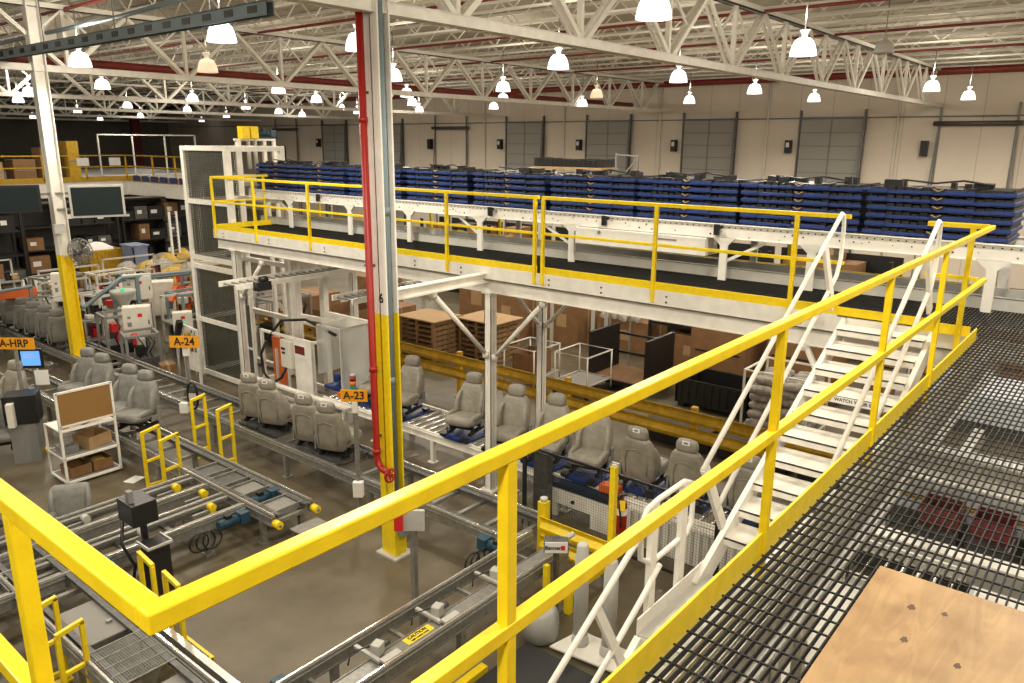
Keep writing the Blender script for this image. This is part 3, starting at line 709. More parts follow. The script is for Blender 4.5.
for s in range(9):
    yc = (edges[s] + edges[s + 1]) / 2 - .02
    nm = ['in the stack nearest the stair rails', 'in the second stack from the stair rails', 'in the third stack from the stair rails', 'in the fourth stack from the stair rails', 'in the fifth stack from the stair rails', 'in the sixth stack, behind the near column',
          'in the seventh stack, past the near column', 'in the eighth stack, next to the last', 'in the ninth stack, nearest the lift cage'][s]
    for k in range(6):
        lv = ['bottom', 'second', 'third', 'fourth', 'fifth', 'topmost'][k]
        place(pal, used2, (10.14 + random.uniform(-.01, .01), yc + random.uniform(-.012, .012), CT + .004 + k * .0945), 0, 'blue and black pallet, %s %s' % (lv, nm), 'blue pallets stacked on the mezzanine conveyor')
    # loose black fixtures on top of each stack
    t = thing('seat_fixture', 'black seat tooling left on top of the blue stack, %s' % nm.replace('in the ', ''), 'fixture', (10.1, yc, CT + .57))
    b = MB(); random.seed(s + 40)
    for q in range(9):
        y = yc + random.uniform(-.62, .55); x = 9.8 + random.uniform(0, .4); b.box(x, x + .1, y, y + random.uniform(.05, .15), CT + .55, CT + .59 + random.uniform(.0, .05))
    b.tube([(9.9, yc - .5, CT + .6), (9.9, yc - .2, CT + .64), (10, yc + .1, CT + .60), (9.95, yc + .4, CT + .63)], .012, 6).build('clamp_bar', 'black', t)
# ================================================================ CAR SEATS
def make_seat(m, tagm=True, cush=True):
    t = thing('car_seat', 'x', 'car seat')
    b = MB(); b.loft([(-.20, 0, .10, .40, .14), (-.215, 0, .13, .48, .19), (-.225, 0, .28, .52, .21), (-.25, 0, .45, .53, .19), (-.28, 0, .60, .49, .165), (-.305, 0, .70, .42, .14), (-.315, 0, .745, .34, .11), (-.317, 0, .752, .2, .05)], 24, .6)
    for s in (-1, 1): b.loft([(-.12, s * .215, .20, .09, .15), (-.125, s * .225, .32, .10, .17), (-.17, s * .225, .48, .09, .14), (-.215, s * .2, .60, .07, .09), (-.24, s * .185, .64, .03, .03)], 12, .8)
    b.build('backrest', m, t)
    b = MB(); b.loft([(-.315, 0, .735, .22, .08), (-.315, 0, .755, .28, .13), (-.32, 0, .80, .31, .145), (-.325, 0, .87, .295, .13), (-.33, 0, .91, .25, .10), (-.33, 0, .925, .15, .04)], 20, .65)
    hr = b.build('headrest', m, t)
    MB().tube([(-.32, -.06, .74), (-.32, -.06, .78)], .009, 6).tube([(-.32, .06, .74), (-.32, .06, .78)], .009, 6).build('post', 'steel', hr)
    b = MB(); b.loft([(-.24, 0, .19, .40, .10), (-.20, 0, .195, .48, .17), (-.05, 0, .20, .52, .19), (.12, 0, .215, .53, .19), (.24, 0, .23, .52, .17), (.29, 0, .225, .48, .13), (.31, 0, .215, .40, .06)], 24, .6, 'x')
    for s in (-1, 1): b.loft([(-.18, s * .225, .26, .07, .08), (0, s * .235, .275, .09, .12), (.16, s * .235, .28, .08, .10), (.26, s * .22, .26, .05, .05)], 12, .8, 'x')
    b.build('cushion', m, t)
    b = MB()
    for s in (-1, 1): b.box(-.25, .25, s * .2 - .025, s * .2 + .025, 0, .05).box(-.20, -.15, s * .2 - .02, s * .2 + .02, .05, .13).box(.12, .17, s * .2 - .02, s * .2 + .02, .05, .13)
    b.box(-.15, -.11, -.2, .2, .06, .10).box(.1, .13, -.2, .2, .06, .10); b.build('seat_frame', 'black', t)
    b = MB(); b.box(-.2, -.02, .265, .285, .10, .20).box(-.26, -.16, .265, .29, .10, .32); b.build('side_shield', 'grey', t)
    if tagm:
        MB().box(-.391, -.386, -.055, .05, .855, .915).build('paper_tag', 'paper', t)
        MB().box(-.3925, -.3905, -.03, .025, .87, .90).build('tag_print', 'grey', t)
    # back-panel seam
    MB().tube([(-.325, -.16, .22), (-.345, -.17, .42), (-.365, -.14, .56), (-.372, 0, .60), (-.365, .14, .56), (-.345, .17, .42), (-.325, .16, .22)], .008, 6).build('piping', m, t)
    return t
seatA = make_seat('taupe'); seatB = make_seat('greyseat', False); used3 = {}
R = math.radians
def seat(p, x, y, z, deg, label, group=None): return place(p, used3, (x, y, z), R(deg), label, group)
S1 = .62
for x, y, d, lab in ((7.14, 11.53, 20, 'grey plastic-wrapped car seat, last of the four beside the white machine'), (7.14, 10.98, 20, 'grey plastic-wrapped car seat, third of the four on the steel conveyor'),
                     (7.07, 9.89, 20, 'grey car seat with white tag on its headrest, behind the frontmost by the A-23 sign'), (7.06, 9.31, 20, 'grey plastic-wrapped car seat directly behind the A-23 sign, frontmost of the four')):
    seat(seatA, x, y, S1, d, lab, 'wrapped car seats on the steel conveyor')
    q = thing('seat_pallet', 'dark steel seat carrier under the ' + {11.53: 'last of four wrapped seats by the machine', 10.98: 'third of four wrapped seats', 9.89: 'seat with a white headrest tag', 9.31: 'seat behind the A-23 sign'}[y], 'pallet', (x, y, .56))
    b = MB(); b.box(x - .33, x + .33, y - .3, y + .3, .555, .585)
    for dx in (-.25, 0, .2): b.box(x + dx - .03, x + dx + .04, y - .28, y + .28, .585, .618)
    b.build('tray', 'darksteel', q)
S2 = .65
for p, x, y, d, lab in ((seatA, 9.0, 9.92, 195, 'wrapped grey car seat partly hidden right behind the near column'), (seatA, 8.95, 8.36, 195, 'wrapped grey car seat alone on the white roller conveyor, facing the camera'),
                     (seatA, 8.90, 7.38, 195, 'wrapped grey car seat behind the braced white post'), (seatA, 8.95, 6.62, 195, 'wrapped grey car seat between braced post and walkway rail, mostly hidden'),
                     (seatA, 8.95, 5.86, 195, 'wrapped grey car seat sitting low at the orange block on the conveyor end'), (seatA, 9.15, 5.03, 5, 'grey car seat seen from behind with white tag on headrest, near the fire extinguisher'),
                     (seatA, 9.17, 4.29, 5, 'grey car seat seen from behind beside the stair handrail'), (seatA, 9.2, 3.45, 5, 'grey car seat half hidden behind the stair handrail'), (seatA, 9.1, 10.75, 195, 'grey car seat glimpsed between andon light and red pipe')):
    seat(p, x, y, S2, d, lab, 'wrapped car seats on the white roller conveyor')
    t = thing('seat_pallet', 'blue pallet carrying the ' + ' '.join(lab.replace('wrapped ', '').split()[:11]), 'pallet', (x, y, .56))
    b = MB(); b.box(x - .30, x + .40, y - .30, y + .30, .555, .59); b.box(x - .34, x - .28, y - .2, y + .2, .56, .62).build('tray', 'blue', t, .004)
    b = MB()
    for dx, dy in ((-.36, -.3), (-.36, .15), (.25, -.3), (-.1, .26)): b = MB().box(x + dx, x + dx + .1, y + dy, y + dy + .12, .60, .645); b.build('fixture', 'black', t)
lf_ = ['nearest the corkboard trolley end', 'second', 'third', 'fourth', 'fifth', 'sixth', 'seventh']
for i, y in enumerate((12.95, 13.55, 14.66, 15.28)):
    seat(seatB, 5.58, y, .56, 205, 'unwrapped grey car seat on the line behind the corkboard trolley, %s of four' % ORD[i], 'grey car seats lined up behind the corkboard trolley')
for i, y in enumerate((19.7, 20.4, 21.1, 21.8, 22.6, 23.4, 24.2)):
    seat(seatB, 7.0, y, .60, 60, 'small grey car seat on the line past the far column foot, %s of seven' % ORD[i], 'grey car seats beyond the far column')
seat(seatB, 3.95, 14.6, .25, 250, 'grey car seat tipped behind the corkboard trolley beside the black box')
seat(seatB, 3.9, 11.45, .22, 60, 'grey car seat lying on its back on the floor just over the near yellow rail').rotation_euler = (0, R(-72), R(60))
seat(seatA, 4.35, 15.4, .55, 200, 'pale car seat with dark red trim showing, beside the lit monitor')

# ================================================================ FLOOR CONVEYORS
def conveyor(name, label, ax, a0, a1, b0, b1, z, legs, rail='steel', bed='darksteel', pitch=.12, bedtype='roller', h=.16, inner=True, roll_m='steel', strip=True):
    """ax 'y': runs along Y from a0 to a1 between X b0..b1"""
    def P(a, b, z_): return (b, a, z_) if ax == 'y' else (a, b, z_)
    def bx(mb, a0_, a1_, b0_, b1_, z0, z1):
        return mb.box(b0_, b1_, a0_, a1_, z0, z1) if ax == 'y' else mb.box(a0_, a1_, b0_, b1_, z0, z1)
    t = thing(name, label, 'conveyor', P((a0 + a1) / 2, (b0 + b1) / 2, 0))
    for b in (b0, b1):
        m = MB(); bx(m, a0, a1, b - .02, b + .02, z - h, z); bx(m, a0, a1, b - .035, b + .035, z - h, z - h + .015); bx(m, a0, a1, b - .035, b + .035, z - .05, z - .035)
        r = m.build('side_rail', rail, t)
        if strip:
            m = MB(); bx(m, a0, a1, b - .012, b + .012, z, z + .018); m.build('wear_strip', 'bright', r)
    n = int((a1 - a0) / pitch)
    if bedtype == 'roller':
        rm = MB(); k = 0; base = None
        while k < n:
            a = a0 + (k + .5) * pitch
            if k < 100:
                if base is None:
                    base = MB().tube([P(a, b0 + .02, z - .03), P(a, b1 - .02, z - .03)], .022, 8).build('roller', roll_m, t)
                else:
                    o = base.copy(); C.objects.link(o); o.location = (0, k * pitch, 0) if ax == 'y' else (k * pitch, 0, 0)
            k += 1
    elif bedtype == 'chain':
        m = MB()
        for b in (b0 + .09, b1 - .09): bx(m, a0, a1, b - .03, b + .03, z - .06, z - .015)
        m.build('chain_guide', bed, t)
        m = MB()
        for k in range(n):
            a = a0 + (k + .5) * pitch * 1.0
            if k % 5 == 0:
                m = MB(); bx(m, a - .03, a + .03, b0 + .02, b1 - .02, z - h + .0, z - h + .05); m.build('cross_member', rail, t)
    elif bedtype == 'plate':
        m = MB(); bx(m, a0, a1, b0 + .02, b1 - .02, z - .09, z - .08); m.build('bed_plate', bed, t)
    for a in legs:
        for b in (b0, b1):
            m = MB(); q = P(a, b, 0); m.box(q[0] - .035, q[0] + .035, q[1] - .035, q[1] + .035, .02, z - h); m.box(q[0] - .07, q[0] + .07, q[1] - .07, q[1] + .07, 0, .02); m.build('leg', rail, t)
    return t
conveyor('seat_conveyor', 'long steel conveyor carrying the four wrapped seats past the near column', 'y', 5.62, 27, 6.72, 7.52, .55, [5.9, 8.2, 10.3, 12.5, 15, 18, 21, 24], bedtype='chain', pitch=.1)
conveyor('seat_conveyor', 'white roller conveyor carrying seats on blue pallets behind the near column', 'y', 1.0, 11.9, 8.70, 9.62, .55, [3, 4.7, 6.1, 7.1, 8.9, 10.4, 11.7], rail='white', bedtype='roller', pitch=.17, h=.15, roll_m='bright', strip=False)
conveyor('assembly_conveyor', 'steel twin-rail conveyor ending in yellow rollers beside the open floor', 'y', 8.42, 18.5, 5.24, 5.85, .5, [8.7, 9.9, 11.6, 13.8, 16], bedtype='chain')
c = conveyor('transfer_conveyor', 'steel cross transfer conveyor with yellow stops, the one nearer the corkboard trolley', 'x', 1.2, 5.18, 10.0, 10.52, .5, [1.6, 3.4, 4.6], bedtype='chain', bed='steel')
c = conveyor('transfer_conveyor', 'steel cross transfer conveyor with blue motor, the one nearer the open floor', 'x', 1.2, 5.18, 9.02, 9.57, .5, [1.6, 3.4, 4.6], bedtype='chain', bed='steel')
conveyor('pallet_line', 'steel conveyor with mesh plate running under the near corner of the yellow rail', 'y', 1.5, 15, 2.36, 2.98, .52, [2.5, 5.2, 7.4, 11, 14], bedtype='chain')
tag(MB().box(3.06, 3.1, 1.5, 15, .38, .52).box(3.05, 3.12, 1.5, 15, .505, .53).build('guide_rail', 'bright'), 'bright steel guide rail beside the conveyor with mesh plate', 'rail')
c4 = conveyor('return_conveyor', 'steel conveyor with clamp brackets crossing the open floor below the yellow rail', 'x', .8, 7.0, 4.86, 5.42, .6, [1.8, 3.9, 5.1, 6.6], bedtype='none', bed='steel')
MB().box(.82, 6.98, 4.88, 5.12, .505, .52).box(.82, 6.98, 5.12, 5.13, .46, .53).build('bed_plate', 'steel', c4)
for x in (1.6, 2.6, 3.6, 4.6, 5.6, 6.6): MB().box(x - .02, x + .02, 5.13, 5.40, .44, .48).build('cross_member', 'steel', c4)
# roller ends of the steel twin-rail conveyor
def roller_end(x, y, z, label):
    t = thing('idler_roller', label, 'roller', (x, y, z))
    MB().tube([(x, y - .02, z), (x, y + .10, z)], .055, 12).build('wheel', 'yellow', t); MB().tube([(x, y - .04, z), (x, y + .12, z)], .02, 8).build('axle', 'steel', t)
roller_end(5.24, 8.30, .40, 'yellow idler wheel at the end of the twin-rail conveyor, inner side'); roller_end(5.85, 8.30, .40, 'yellow idler wheel at the end of the twin-rail conveyor, outer side')
def motor(x, y, z, label, ax='x', s=1.):
    t = thing('gear_motor', label, 'motor', (x, y, z))
    d = (1, 0, 0) if ax == 'x' else (0, 1, 0)
    P = lambda u, v=0., w=0.: (x + (u if ax == 'x' else v), y + (v if ax == 'x' else u), z + w)
    MB().tube([P(-.16 * s), P(.12 * s)], .065 * s, 12).build('motor_body', 'bluemotor', t)
    b = MB()
    for k in range(6): b.tube([P(-.13 * s + k * .035 * s), P(-.12 * s + k * .035 * s)], .073 * s, 12)
    b.build('cooling_fins', 'bluemotor', t)
    a = P(.2 * s); MB().cbox(a[0], a[1], a[2], .14 * s, .14 * s, .16 * s).build('gearbox', 'bluemotor', t, .01)
    a = P(-.02 * s, 0, .085 * s); MB().cbox(*a, .08 * s, .08 * s, .05 * s).build('terminal_box', 'black', t)
motor(4.85, 8.86, .42, 'blue gear motor slung on the cross transfer conveyor with dangling cables')
motor(5.52, 9.15, .42, 'blue gear motor between the rails near the twin-rail conveyor end')
motor(3.25, 8.72, .48, 'blue gear motor partly covered by the near yellow rail', 'y')
motor(6.55, 5.62, .48, 'blue gear motor at the joint behind the near yellow post', 'y')
motor(1.75, 8.6, .45, 'blue gear motor low behind the near yellow corner post')
motor(3.45, 5.45, .35, 'blue gear motor below the corner of the yellow rail', 'y')
for x, y, lab in ((4.6, 8.75, 'black cable loops hanging from the blue motor on the transfer conveyor'), (6.5, 5.75, 'black cable loops at the motor behind the near yellow post')):
    b = MB()
    for k in range(3):
        b.tube([(x - .25 + .08 * k + .13 * math.cos(a), y - .02 * k, .36 + .13 * math.sin(a)) for a in [2 * PI * i / 14 for i in range(14)]], .011, 6, closed=True)
    tag(b.build('cable_loop', 'black'), lab, 'cable')
# lift tables between the rails of the twin-rail conveyor
for k, (y, m, lab) in enumerate(((8.72, 'steel', 'flat steel lift plate at the open end of the twin-rail conveyor'), (9.5, 'steel', 'ribbed steel lift plate second from the end of the twin-rail conveyor'), (10.0, 'darksteel', 'dark lift table between rails where the first cross conveyor joins'), (10.5, 'darksteel', 'dark lift table between rails where the second cross conveyor joins'))):
    t = thing('lift_table', lab, 'lift table', (5.54, y, .4))
    b = MB().box(5.3, 5.78, y - .17, y + .17, .43, .46); b.build('table_top', m, t, .005)
    MB().box(5.3, 5.78, y - .19, y - .172, .4, .49).box(5.3, 5.78, y + .172, y + .19, .4, .49).build('lip', 'steel', t)
    MB().box(5.46, 5.62, y - .06, y + .06, .32, .43).build('cylinder', 'darksteel', t)
tag(MB().box(5.36, 5.8, 8.0, 8.25, .30, .32).bar((5.4, 8.22, 0), (5.4, 8.22, .3), .03).bar((5.76, 8.22, 0), (5.76, 8.22, .3), .03).bar((5.4, 8.03, 0), (5.4, 8.03, .3), .03).bar((5.76, 8.03, 0), (5.76, 8.03, .3), .03).build('end_shelf', 'steel'), 'small grey shelf stand past the twin-rail conveyor end', 'stand')
# yellow stops on the cross conveyors
for i, (x, y) in enumerate(((4.85, 10.26), (3.6, 10.26), (4.85, 9.3), (3.9, 9.3), (5.0, 9.78))):
    lab = ['yellow stop block on the cross conveyor nearer the trolley, by its joint', 'steel stop on the cross conveyor nearer the trolley, mid length', 'yellow stop block on the cross conveyor nearer the open floor, by its joint', 'steel stop on the cross conveyor nearer the open floor, mid length', 'yellow stop between the two cross conveyors'][i]
    t = thing('pallet_stop', lab, 'stop', (x, y, .5))
    m = 'yellow' if i in (0, 2, 4) else 'palegrey'
    MB().tube([(x, y - .05, .50), (x, y + .05, .50)], .05, 12).box(x - .04, x + .04, y - .04, y + .04, .40, .5).build('stop_body', m, t)
    MB().box(x - .28, x - .05, y - .02, y + .02, .43, .47).build('arm', 'steel', t)
# clamp brackets and sticker on the return conveyor
for i, (x, lab) in enumerate(((3.02, 'white clamp bracket nearest the picture corner on the return conveyor'), (4.2, 'white clamp bracket on the return conveyor before the yellow sticker'), (5.02, 'white clamp bracket on the return conveyor past the yellow sticker'), (5.95, 'white clamp bracket on the return conveyor beside the yellow post'))):
    t = thing('clamp_bracket', lab, 'bracket', (x, 5.1, .55))
    MB().box(x - .1, x + .12, 4.9, 4.98, .52, .60).box(x - .1, x - .06, 4.9, 5.36, .54, .57).build('bracket_arm', 'palegrey', t)
    MB().cbox(x, 5.12, .60, .12, .10, .12, .3).build('clamp_head', 'palegrey', t, .01)
    MB().tube([(x + .03, 5.12, .6), (x + .13, 5.10, .62)], .03, 8).build('plunger', 'darksteel', t)
    MB().tube([(x - .3, 5.2, .54), (x - .22, 5.26, .6), (x - .1, 5.2, .62), (x, 5.14, .62)], .008, 6).build('hose', 'black', t)
t = thing('warning_sticker', 'yellow warning sticker on the flat bed of the return conveyor', 'sticker', (4.42, 4.98, .53))
MB().box(4.5, 4.86, 5.0, 5.11, .521, .5225).build('sheet', 'signyel', t)
text('CAUTION', .055, (4.68, 5.075, .5245), (0, 0, 0), 'ink', t); text('KEEP HANDS CLEAR', .026, (4.68, 5.025, .5245), (0, 0, 0), 'ink', t)
# mesh plate, flat plates on pallet line
t = thing('mesh_plate', 'square wire-mesh plate lying on the conveyor under the yellow rail corner', 'plate', (2.67, 7.0, .5))
b = MB()
for k in range(23): b.box(2.4 + k * .024, 2.404 + k * .024, 6.6, 7.3, .5, .507)
for k in range(29): b.box(2.4, 2.94, 6.6 + k * .025, 6.604 + k * .025, .498, .505)
b.build('wires', 'steel', t)
b = MB()
for k in range(5): b.box(2.4, 2.94, 6.6 + k * .175 - .006, 6.6 + k * .175 + .006, .5, .512)
b.build('stiffener', 'steel', t)
tag(MB().box(2.41, 2.93, 7.5, 8.3, .44, .46).build('flat_plate', 'floorboard'), 'plain grey plate on the conveyor behind the mesh plate', 'plate')
tag(MB().box(2.41, 2.93, 5.3, 6.45, .42, .44).build('flat_plate', 'floorboard'), 'plain grey plate on the conveyor in front of the mesh plate', 'plate')
tag(MB().cbox(2.8, 7.75, .475, .05, .04, .03).build('latch_block', 'steel'), 'tiny steel latch on the grey conveyor plate', 'latch')

# ---- yellow hoop guards
def hoop(x, y, label, h=1.05, w=.26, ax='x', z0=0):
    t = thing('hoop_guard', label, 'guard', (x, y, 0), 'yellow hoop guards along the conveyors')
    P = lambda u, z: (x + u, y, z) if ax == 'x' else (x, y + u, z)
    MB().bar(P(-w / 2, z0), P(-w / 2, h - .06), .045, .045).bar(P(w / 2, z0), P(w / 2, h + .0), .045, .045).bar(P(-w / 2 - .015, h - .05), P(w / 2 + .02, h - .0), .045, .045).build('hoop', 'yellow', t, .003)
    MB().bar(P(-w / 2, h * .5), P(w / 2, h * .5 + .02), .04, .04).bar(P(-w / 2, h * .12), P(w / 2, h * .12), .04, .05).build('rung', 'yellow', t, .003)
    (MB().box(x - .16, x + .16, y - .05, y + .05, 0, .02) if ax == 'x' else MB().box(x - .05, x + .05, y - .16, y + .16, 0, .02)).build('base_plate', 'yellow', t)
hoop(5.09, 11.42, 'yellow hoop guard beside the corkboard trolley, farther of the pair'); hoop(5.11, 10.88, 'yellow hoop guard beside the corkboard trolley, nearer of the pair')
hoop(6.28, 12.15, 'yellow hoop guard between the two seat conveyors, farther of the pair', 1.1, .24); hoop(6.3, 11.35, 'yellow hoop guard between the two seat conveyors, nearer of the pair', 1.1, .24)
hoop(3.3, 7.88, 'yellow hoop guard just behind the near rail corner, farther of the pair', .95, .28, 'y'); hoop(3.28, 7.28, 'yellow hoop guard below the near rail corner, nearer of the pair', .95, .28, 'y')
hoop(2.24, 7.8, 'yellow hoop guard seen left of the near rail corner, farther of the pair', .95, .22); hoop(2.25, 7.2, 'yellow hoop guard seen left of the near rail corner, nearer of the pair', .95, .22)
t = thing('step_stand', 'low yellow step stand with bar tread below the near rail corner', 'step', (3.3, 6.85, 0)); STP = t
b = MB()
for x in (3.18, 3.42):
    for y in (6.55, 7.1): b.bar((x, y, 0), (x, y, .24), .035)
b.bar((3.18, 6.55, .22), (3.42, 6.55, .22), .035).bar((3.18, 7.1, .22), (3.42, 7.1, .22), .035).bar((3.42, 6.55, .22), (3.42, 7.1, .22), .035).bar((3.18, 6.55, .22), (3.18, 7.1, .22), .035).build('frame', 'yellow', t)
b = MB()
for k in range(11): b.box(3.20, 3.40, 6.58 + k * .047, 6.60 + k * .047, .225, .245)
b.build('tread_bars', 'darksteel', t); STP.location = (3.22, 7.0, 0)

# ---- corkboard trolley
t = thing('corkboard_trolley', 'white-framed trolley with brown corkboard above cluttered shelves', 'trolley', (4.65, 12.95, 0))
x0, x1, y0, y1 = 4.25, 5.08, 12.62, 13.25
b = MB()
for x in (x0, x1):
    b.bar((x, y0, .05), (x, y0, 1.56), .035); b.bar((x, y1, .05), (x, y1, .92), .03)
b.bar((x0, y0, 1.545), (x1, y0, 1.545), .035).bar((x0, y0, 1.0), (x1, y0, 1.0), .035)
for z in (.06, .46): b.bar((x0, y0, z), (x1, y0, z), .035).bar((x0, y1, z), (x1, y1, z), .03).bar((x0, y0, z), (x0, y1, z), .03).bar((x1, y0, z), (x1, y1, z), .03)
b.build('frame', 'white', t)
MB().box(x0 + .02, x1 - .02, y0 - .01, y0 + .01, 1.015, 1.53).build('corkboard', 'cork', t)
for z, m in ((.90, 'white'), (.455, 'floorboard'), (.05, 'floorboard')): MB().box(x0, x1, y0, y1, z, z + .02).build('shelf', m, t)
b = MB()
for x in (x0 + .05, x1 - .05):
    for y in (y0 + .05, y1 - .05): b.tube([(x - .015, y, .025), (x + .015, y, .025)], .025, 8)
b.build('caster', 'black', t)
def openbox(x, y, z, w, d, h, rz, label, m='card', name='cardboard_box'):
    t = thing(name, label, 'box', (x, y, z))
    b = MB(); T = .012
    def add(cx, cy, cz, a, c_, e):
        ca, sa = math.cos(rz), math.sin(rz); b.cbox(x + cx * ca - cy * sa, y + cx * sa + cy * ca, z + cz, a, c_, e, rz)
    add(0, 0, T / 2, w, d, T); add(-w / 2, 0, h / 2, T, d, h); add(w / 2, 0, h / 2, T, d, h); add(0, -d / 2, h / 2, w, T, h); add(0, d / 2, h / 2, w, T, h)
    b.build('carton', m, t); return t
openbox(4.5, 12.9, .08, .32, .34, .17, .1, 'open cardboard box low on the corkboard trolley, beside a yellow-lined one'); openbox(4.85, 12.9, .08, .30, .34, .17, .05, 'cardboard box with yellow liner on the lowest trolley shelf')
tag(MB().loft([(4.85, 12.9, .10, .22, .22), (4.85, 12.9, .2, .26, .24), (4.85, 12.9, .24, .1, .1)], 12).build('yellow_liner', 'yelbag'), 'crumpled yellow liner inside the lowest trolley box', 'liner')
openbox(4.82, 12.95, .48, .4, .4, .2, .25, 'large open cardboard carton on the middle shelf of the corkboard trolley', 'card2')
tag(MB().box(4.3, 4.55, 12.8, 13.1, .478, .58).loft([(4.42, 12.95, .58, .18, .2), (4.42, 12.95, .66, .12, .1)], 10).build('parts_bin', 'grey'), 'dark parts bin with white cloth on the middle trolley shelf', 'bin')
for i, (x, y, w, d, m, lab) in enumerate(((4.36, 12.78, .13, .1, 'yelbag', 'yellow pad on the top shelf of the corkboard trolley'), (4.52, 12.82, .15, .13, 'paper', 'white papers on the top trolley shelf next to the yellow pad'), (4.68, 12.8, .16, .12, 'darksteel', 'dark tool tray on the top trolley shelf'), (4.86, 12.85, .2, .14, 'paper', 'loose white papers at the end of the top trolley shelf'))):
    tag(MB().cbox(x, y, .93, w, d, .025, .2 * i).build('shelf_item', m), lab, 'stationery').name = ['yellow_pad', 'paper_stack', 'tool_tray', 'loose_paper'][i]
tag(MB().cbox(5.05, 12.1, .004, .26, .2, .004, .4).build('paper_sheet', 'paper'), 'white sheet of paper dropped on the floor by the trolley', 'paper')

# ---- black monitor box on a stand with tray
t = thing('terminal_stand', 'black terminal hood with tray on a stand between transfer conveyors', 'terminal', (3.85, 8.45, 0)); TS = t
MB().box(3.72, 4.02, 8.5, 8.9, 1.0, 1.30).build('hood', 'black', t, .01)
MB().box(3.74, 3.80, 8.6, 8.68, 1.3, 1.46).build('antenna_block', 'grey', t)
MB().bar((3.85, 8.55, 0), (3.85, 8.55, 1.0), .06).build('pole', 'black', t)
MB().box(3.70, 4.0, 8.4, 8.6, .0, .03).build('base', 'palegrey', t)
tray = MB().box(3.70, 3.98, 8.16, 8.42, .84, .855).build('tray', 'black', t)
MB().box(3.69, 3.71, 8.15, 8.43, .84, .88).box(3.97, 3.99, 8.15, 8.43, .84, .88).box(3.69, 3.99, 8.14, 8.16, .84, .87).build('tray_rim', 'palegrey', tray)
MB().tube([(3.68, 8.7, 1.05), (3.6, 8.6, .8), (3.68, 8.5, .5), (3.64, 8.55, .2), (3.7, 8.6, .05)], .02, 6).build('cable', 'black', t)
MB().box(3.72, 3.98, 8.2, 8.4, .15, .80).build('lower_cabinet', 'black', TS, .01)
TS.location = (3.66, 8.58, -.0); TS.scale = (1, 1, .93)

# ---- aisle signs
def aisle_sign(txt, x, y, z, rz, post_x, post_y, label, w=.34, h=.15, pb=0.):
    t = thing('aisle_sign', label, 'sign', (x, y, 0))
    s_ = MB().cbox(x, y, z, w, .012, h, rz).build('sign_plate', 'signor', t)
    d = Vector((math.sin(rz), -math.cos(rz), 0)) * .008
    text(txt, h * .92, (x + d.x, y + d.y, z), (PI / 2, 0, rz), 'ink', t, 'sign_lettering', .001, .95)
    MB().box(post_x - .025, post_x + .025, post_y - .025, post_y + .025, .0, z - h / 2 + .06).build('post', 'steel', t)
    MB().box(post_x - .1, post_x + .1, post_y - .1, post_y + .1, 0, .012).build('foot', 'steel', t)
    return t
VR = R(-52)
a23 = aisle_sign('A-23', 6.44, 8.12, 1.95, VR, 6.48, 8.16, 'orange aisle sign reading A-23 on a slim post', .37, .17)
MB().cbox(6.45, 8.12, 1.78, .07, .05, .16, VR).build('switch_box', 'paper', a23); MB().cbox(6.44, 8.12, .55, .14, .1, .22, VR).build('socket_box', 'paper', a23)
MB().cbox(6.52, 8.2, 1.6, .05, .03, .12, VR).build('tag_card', 'paper', a23)
a24 = aisle_sign('A-24', 6.42, 12.68, 1.95, VR, 6.49, 12.79, 'orange aisle sign reading A-24 near the lift cage', .52, .21)
MB().cbox(6.47, 12.75, 1.80, .10, .08, .24, VR).build('switch_box', 'paper', a24)
t = thing('tool_holder', 'black oval tool holder hung on the post below sign A-24', 'holder', (6.40, 12.62, 1.2)); TH = t
ov = [(.085 * math.cos(a), .24 * math.copysign(abs(math.sin(a)) ** .7, math.sin(a))) for a in [2 * PI * i / 20 for i in range(20)]]
ca, sa = math.cos(VR), math.sin(VR)
MB().tube([(6.40 + u * ca, 12.62 + u * sa, 1.22 + v) for u, v in ov], .022, 8, closed=True).build('rim', 'black', t)
MB().cbox(6.4, 12.62, 1.22, .13, .03, .1, VR).build('label', 'palegrey', t); MB().cbox(6.4, 12.63, 1.22, .12, .02, .38, VR).build('back_plate', 'darksteel', t)
MB().cbox(6.27, 12.7, 1.02, .14, .1, .18, VR).build('switch_box', 'paper', t); TH.location = (6.42, 12.58, .96)
ah = aisle_sign('A-HRP', 4.40, 14.55, 2.0, VR, 4.42, 14.6, 'orange aisle sign reading A-HRP at the picture edge', .70, .20)
MB().bar((4.4, 14.55, 1.9), (4.42, 14.7, 1.9), .04).build('bracket', 'steel', ah)
# paper holder on post near column
t = thing('document_stand', 'grey post carrying a clipboard box of papers beside the near column', 'stand', (5.52, 6.0, 0))
MB().box(5.49, 5.55, 5.97, 6.03, 0, 1.0).build('post', 'steel', t); MB().box(5.42, 5.62, 5.9, 6.1, 0, .015).build('foot', 'steel', t)
MB().cbox(5.5, 6.03, 1.14, .34, .05, .26, VR).build('document_box', 'palegrey', t, .005); MB().cbox(5.39, 6.1, 1.14, .1, .06, .22, VR).build('leaflet', 'redink', t)
MB().cbox(5.53, 5.98, 1.15, .22, .008, .22, VR).build('sheet', 'paper', t)
# andon light
t = thing('stack_light', 'red, amber and teal stack light behind sign A-23', 'signal light', (8.2, 10.35, .8))
MB().tube([(8.2, 10.35, .55), (8.2, 10.35, 1.12)], .04, 10).build('pole', 'paper', t)
for i, m in enumerate(('teal', 'amber', 'red')): MB().tube([(8.2, 10.35, 1.12 + .085 * i), (8.2, 10.35, 1.20 + .085 * i)], .055, 12).build('lens', m, t)
MB().tube([(8.2, 10.35, 1.375), (8.2, 10.35, 1.41)], .045, 10).build('cap', 'palegrey', t)
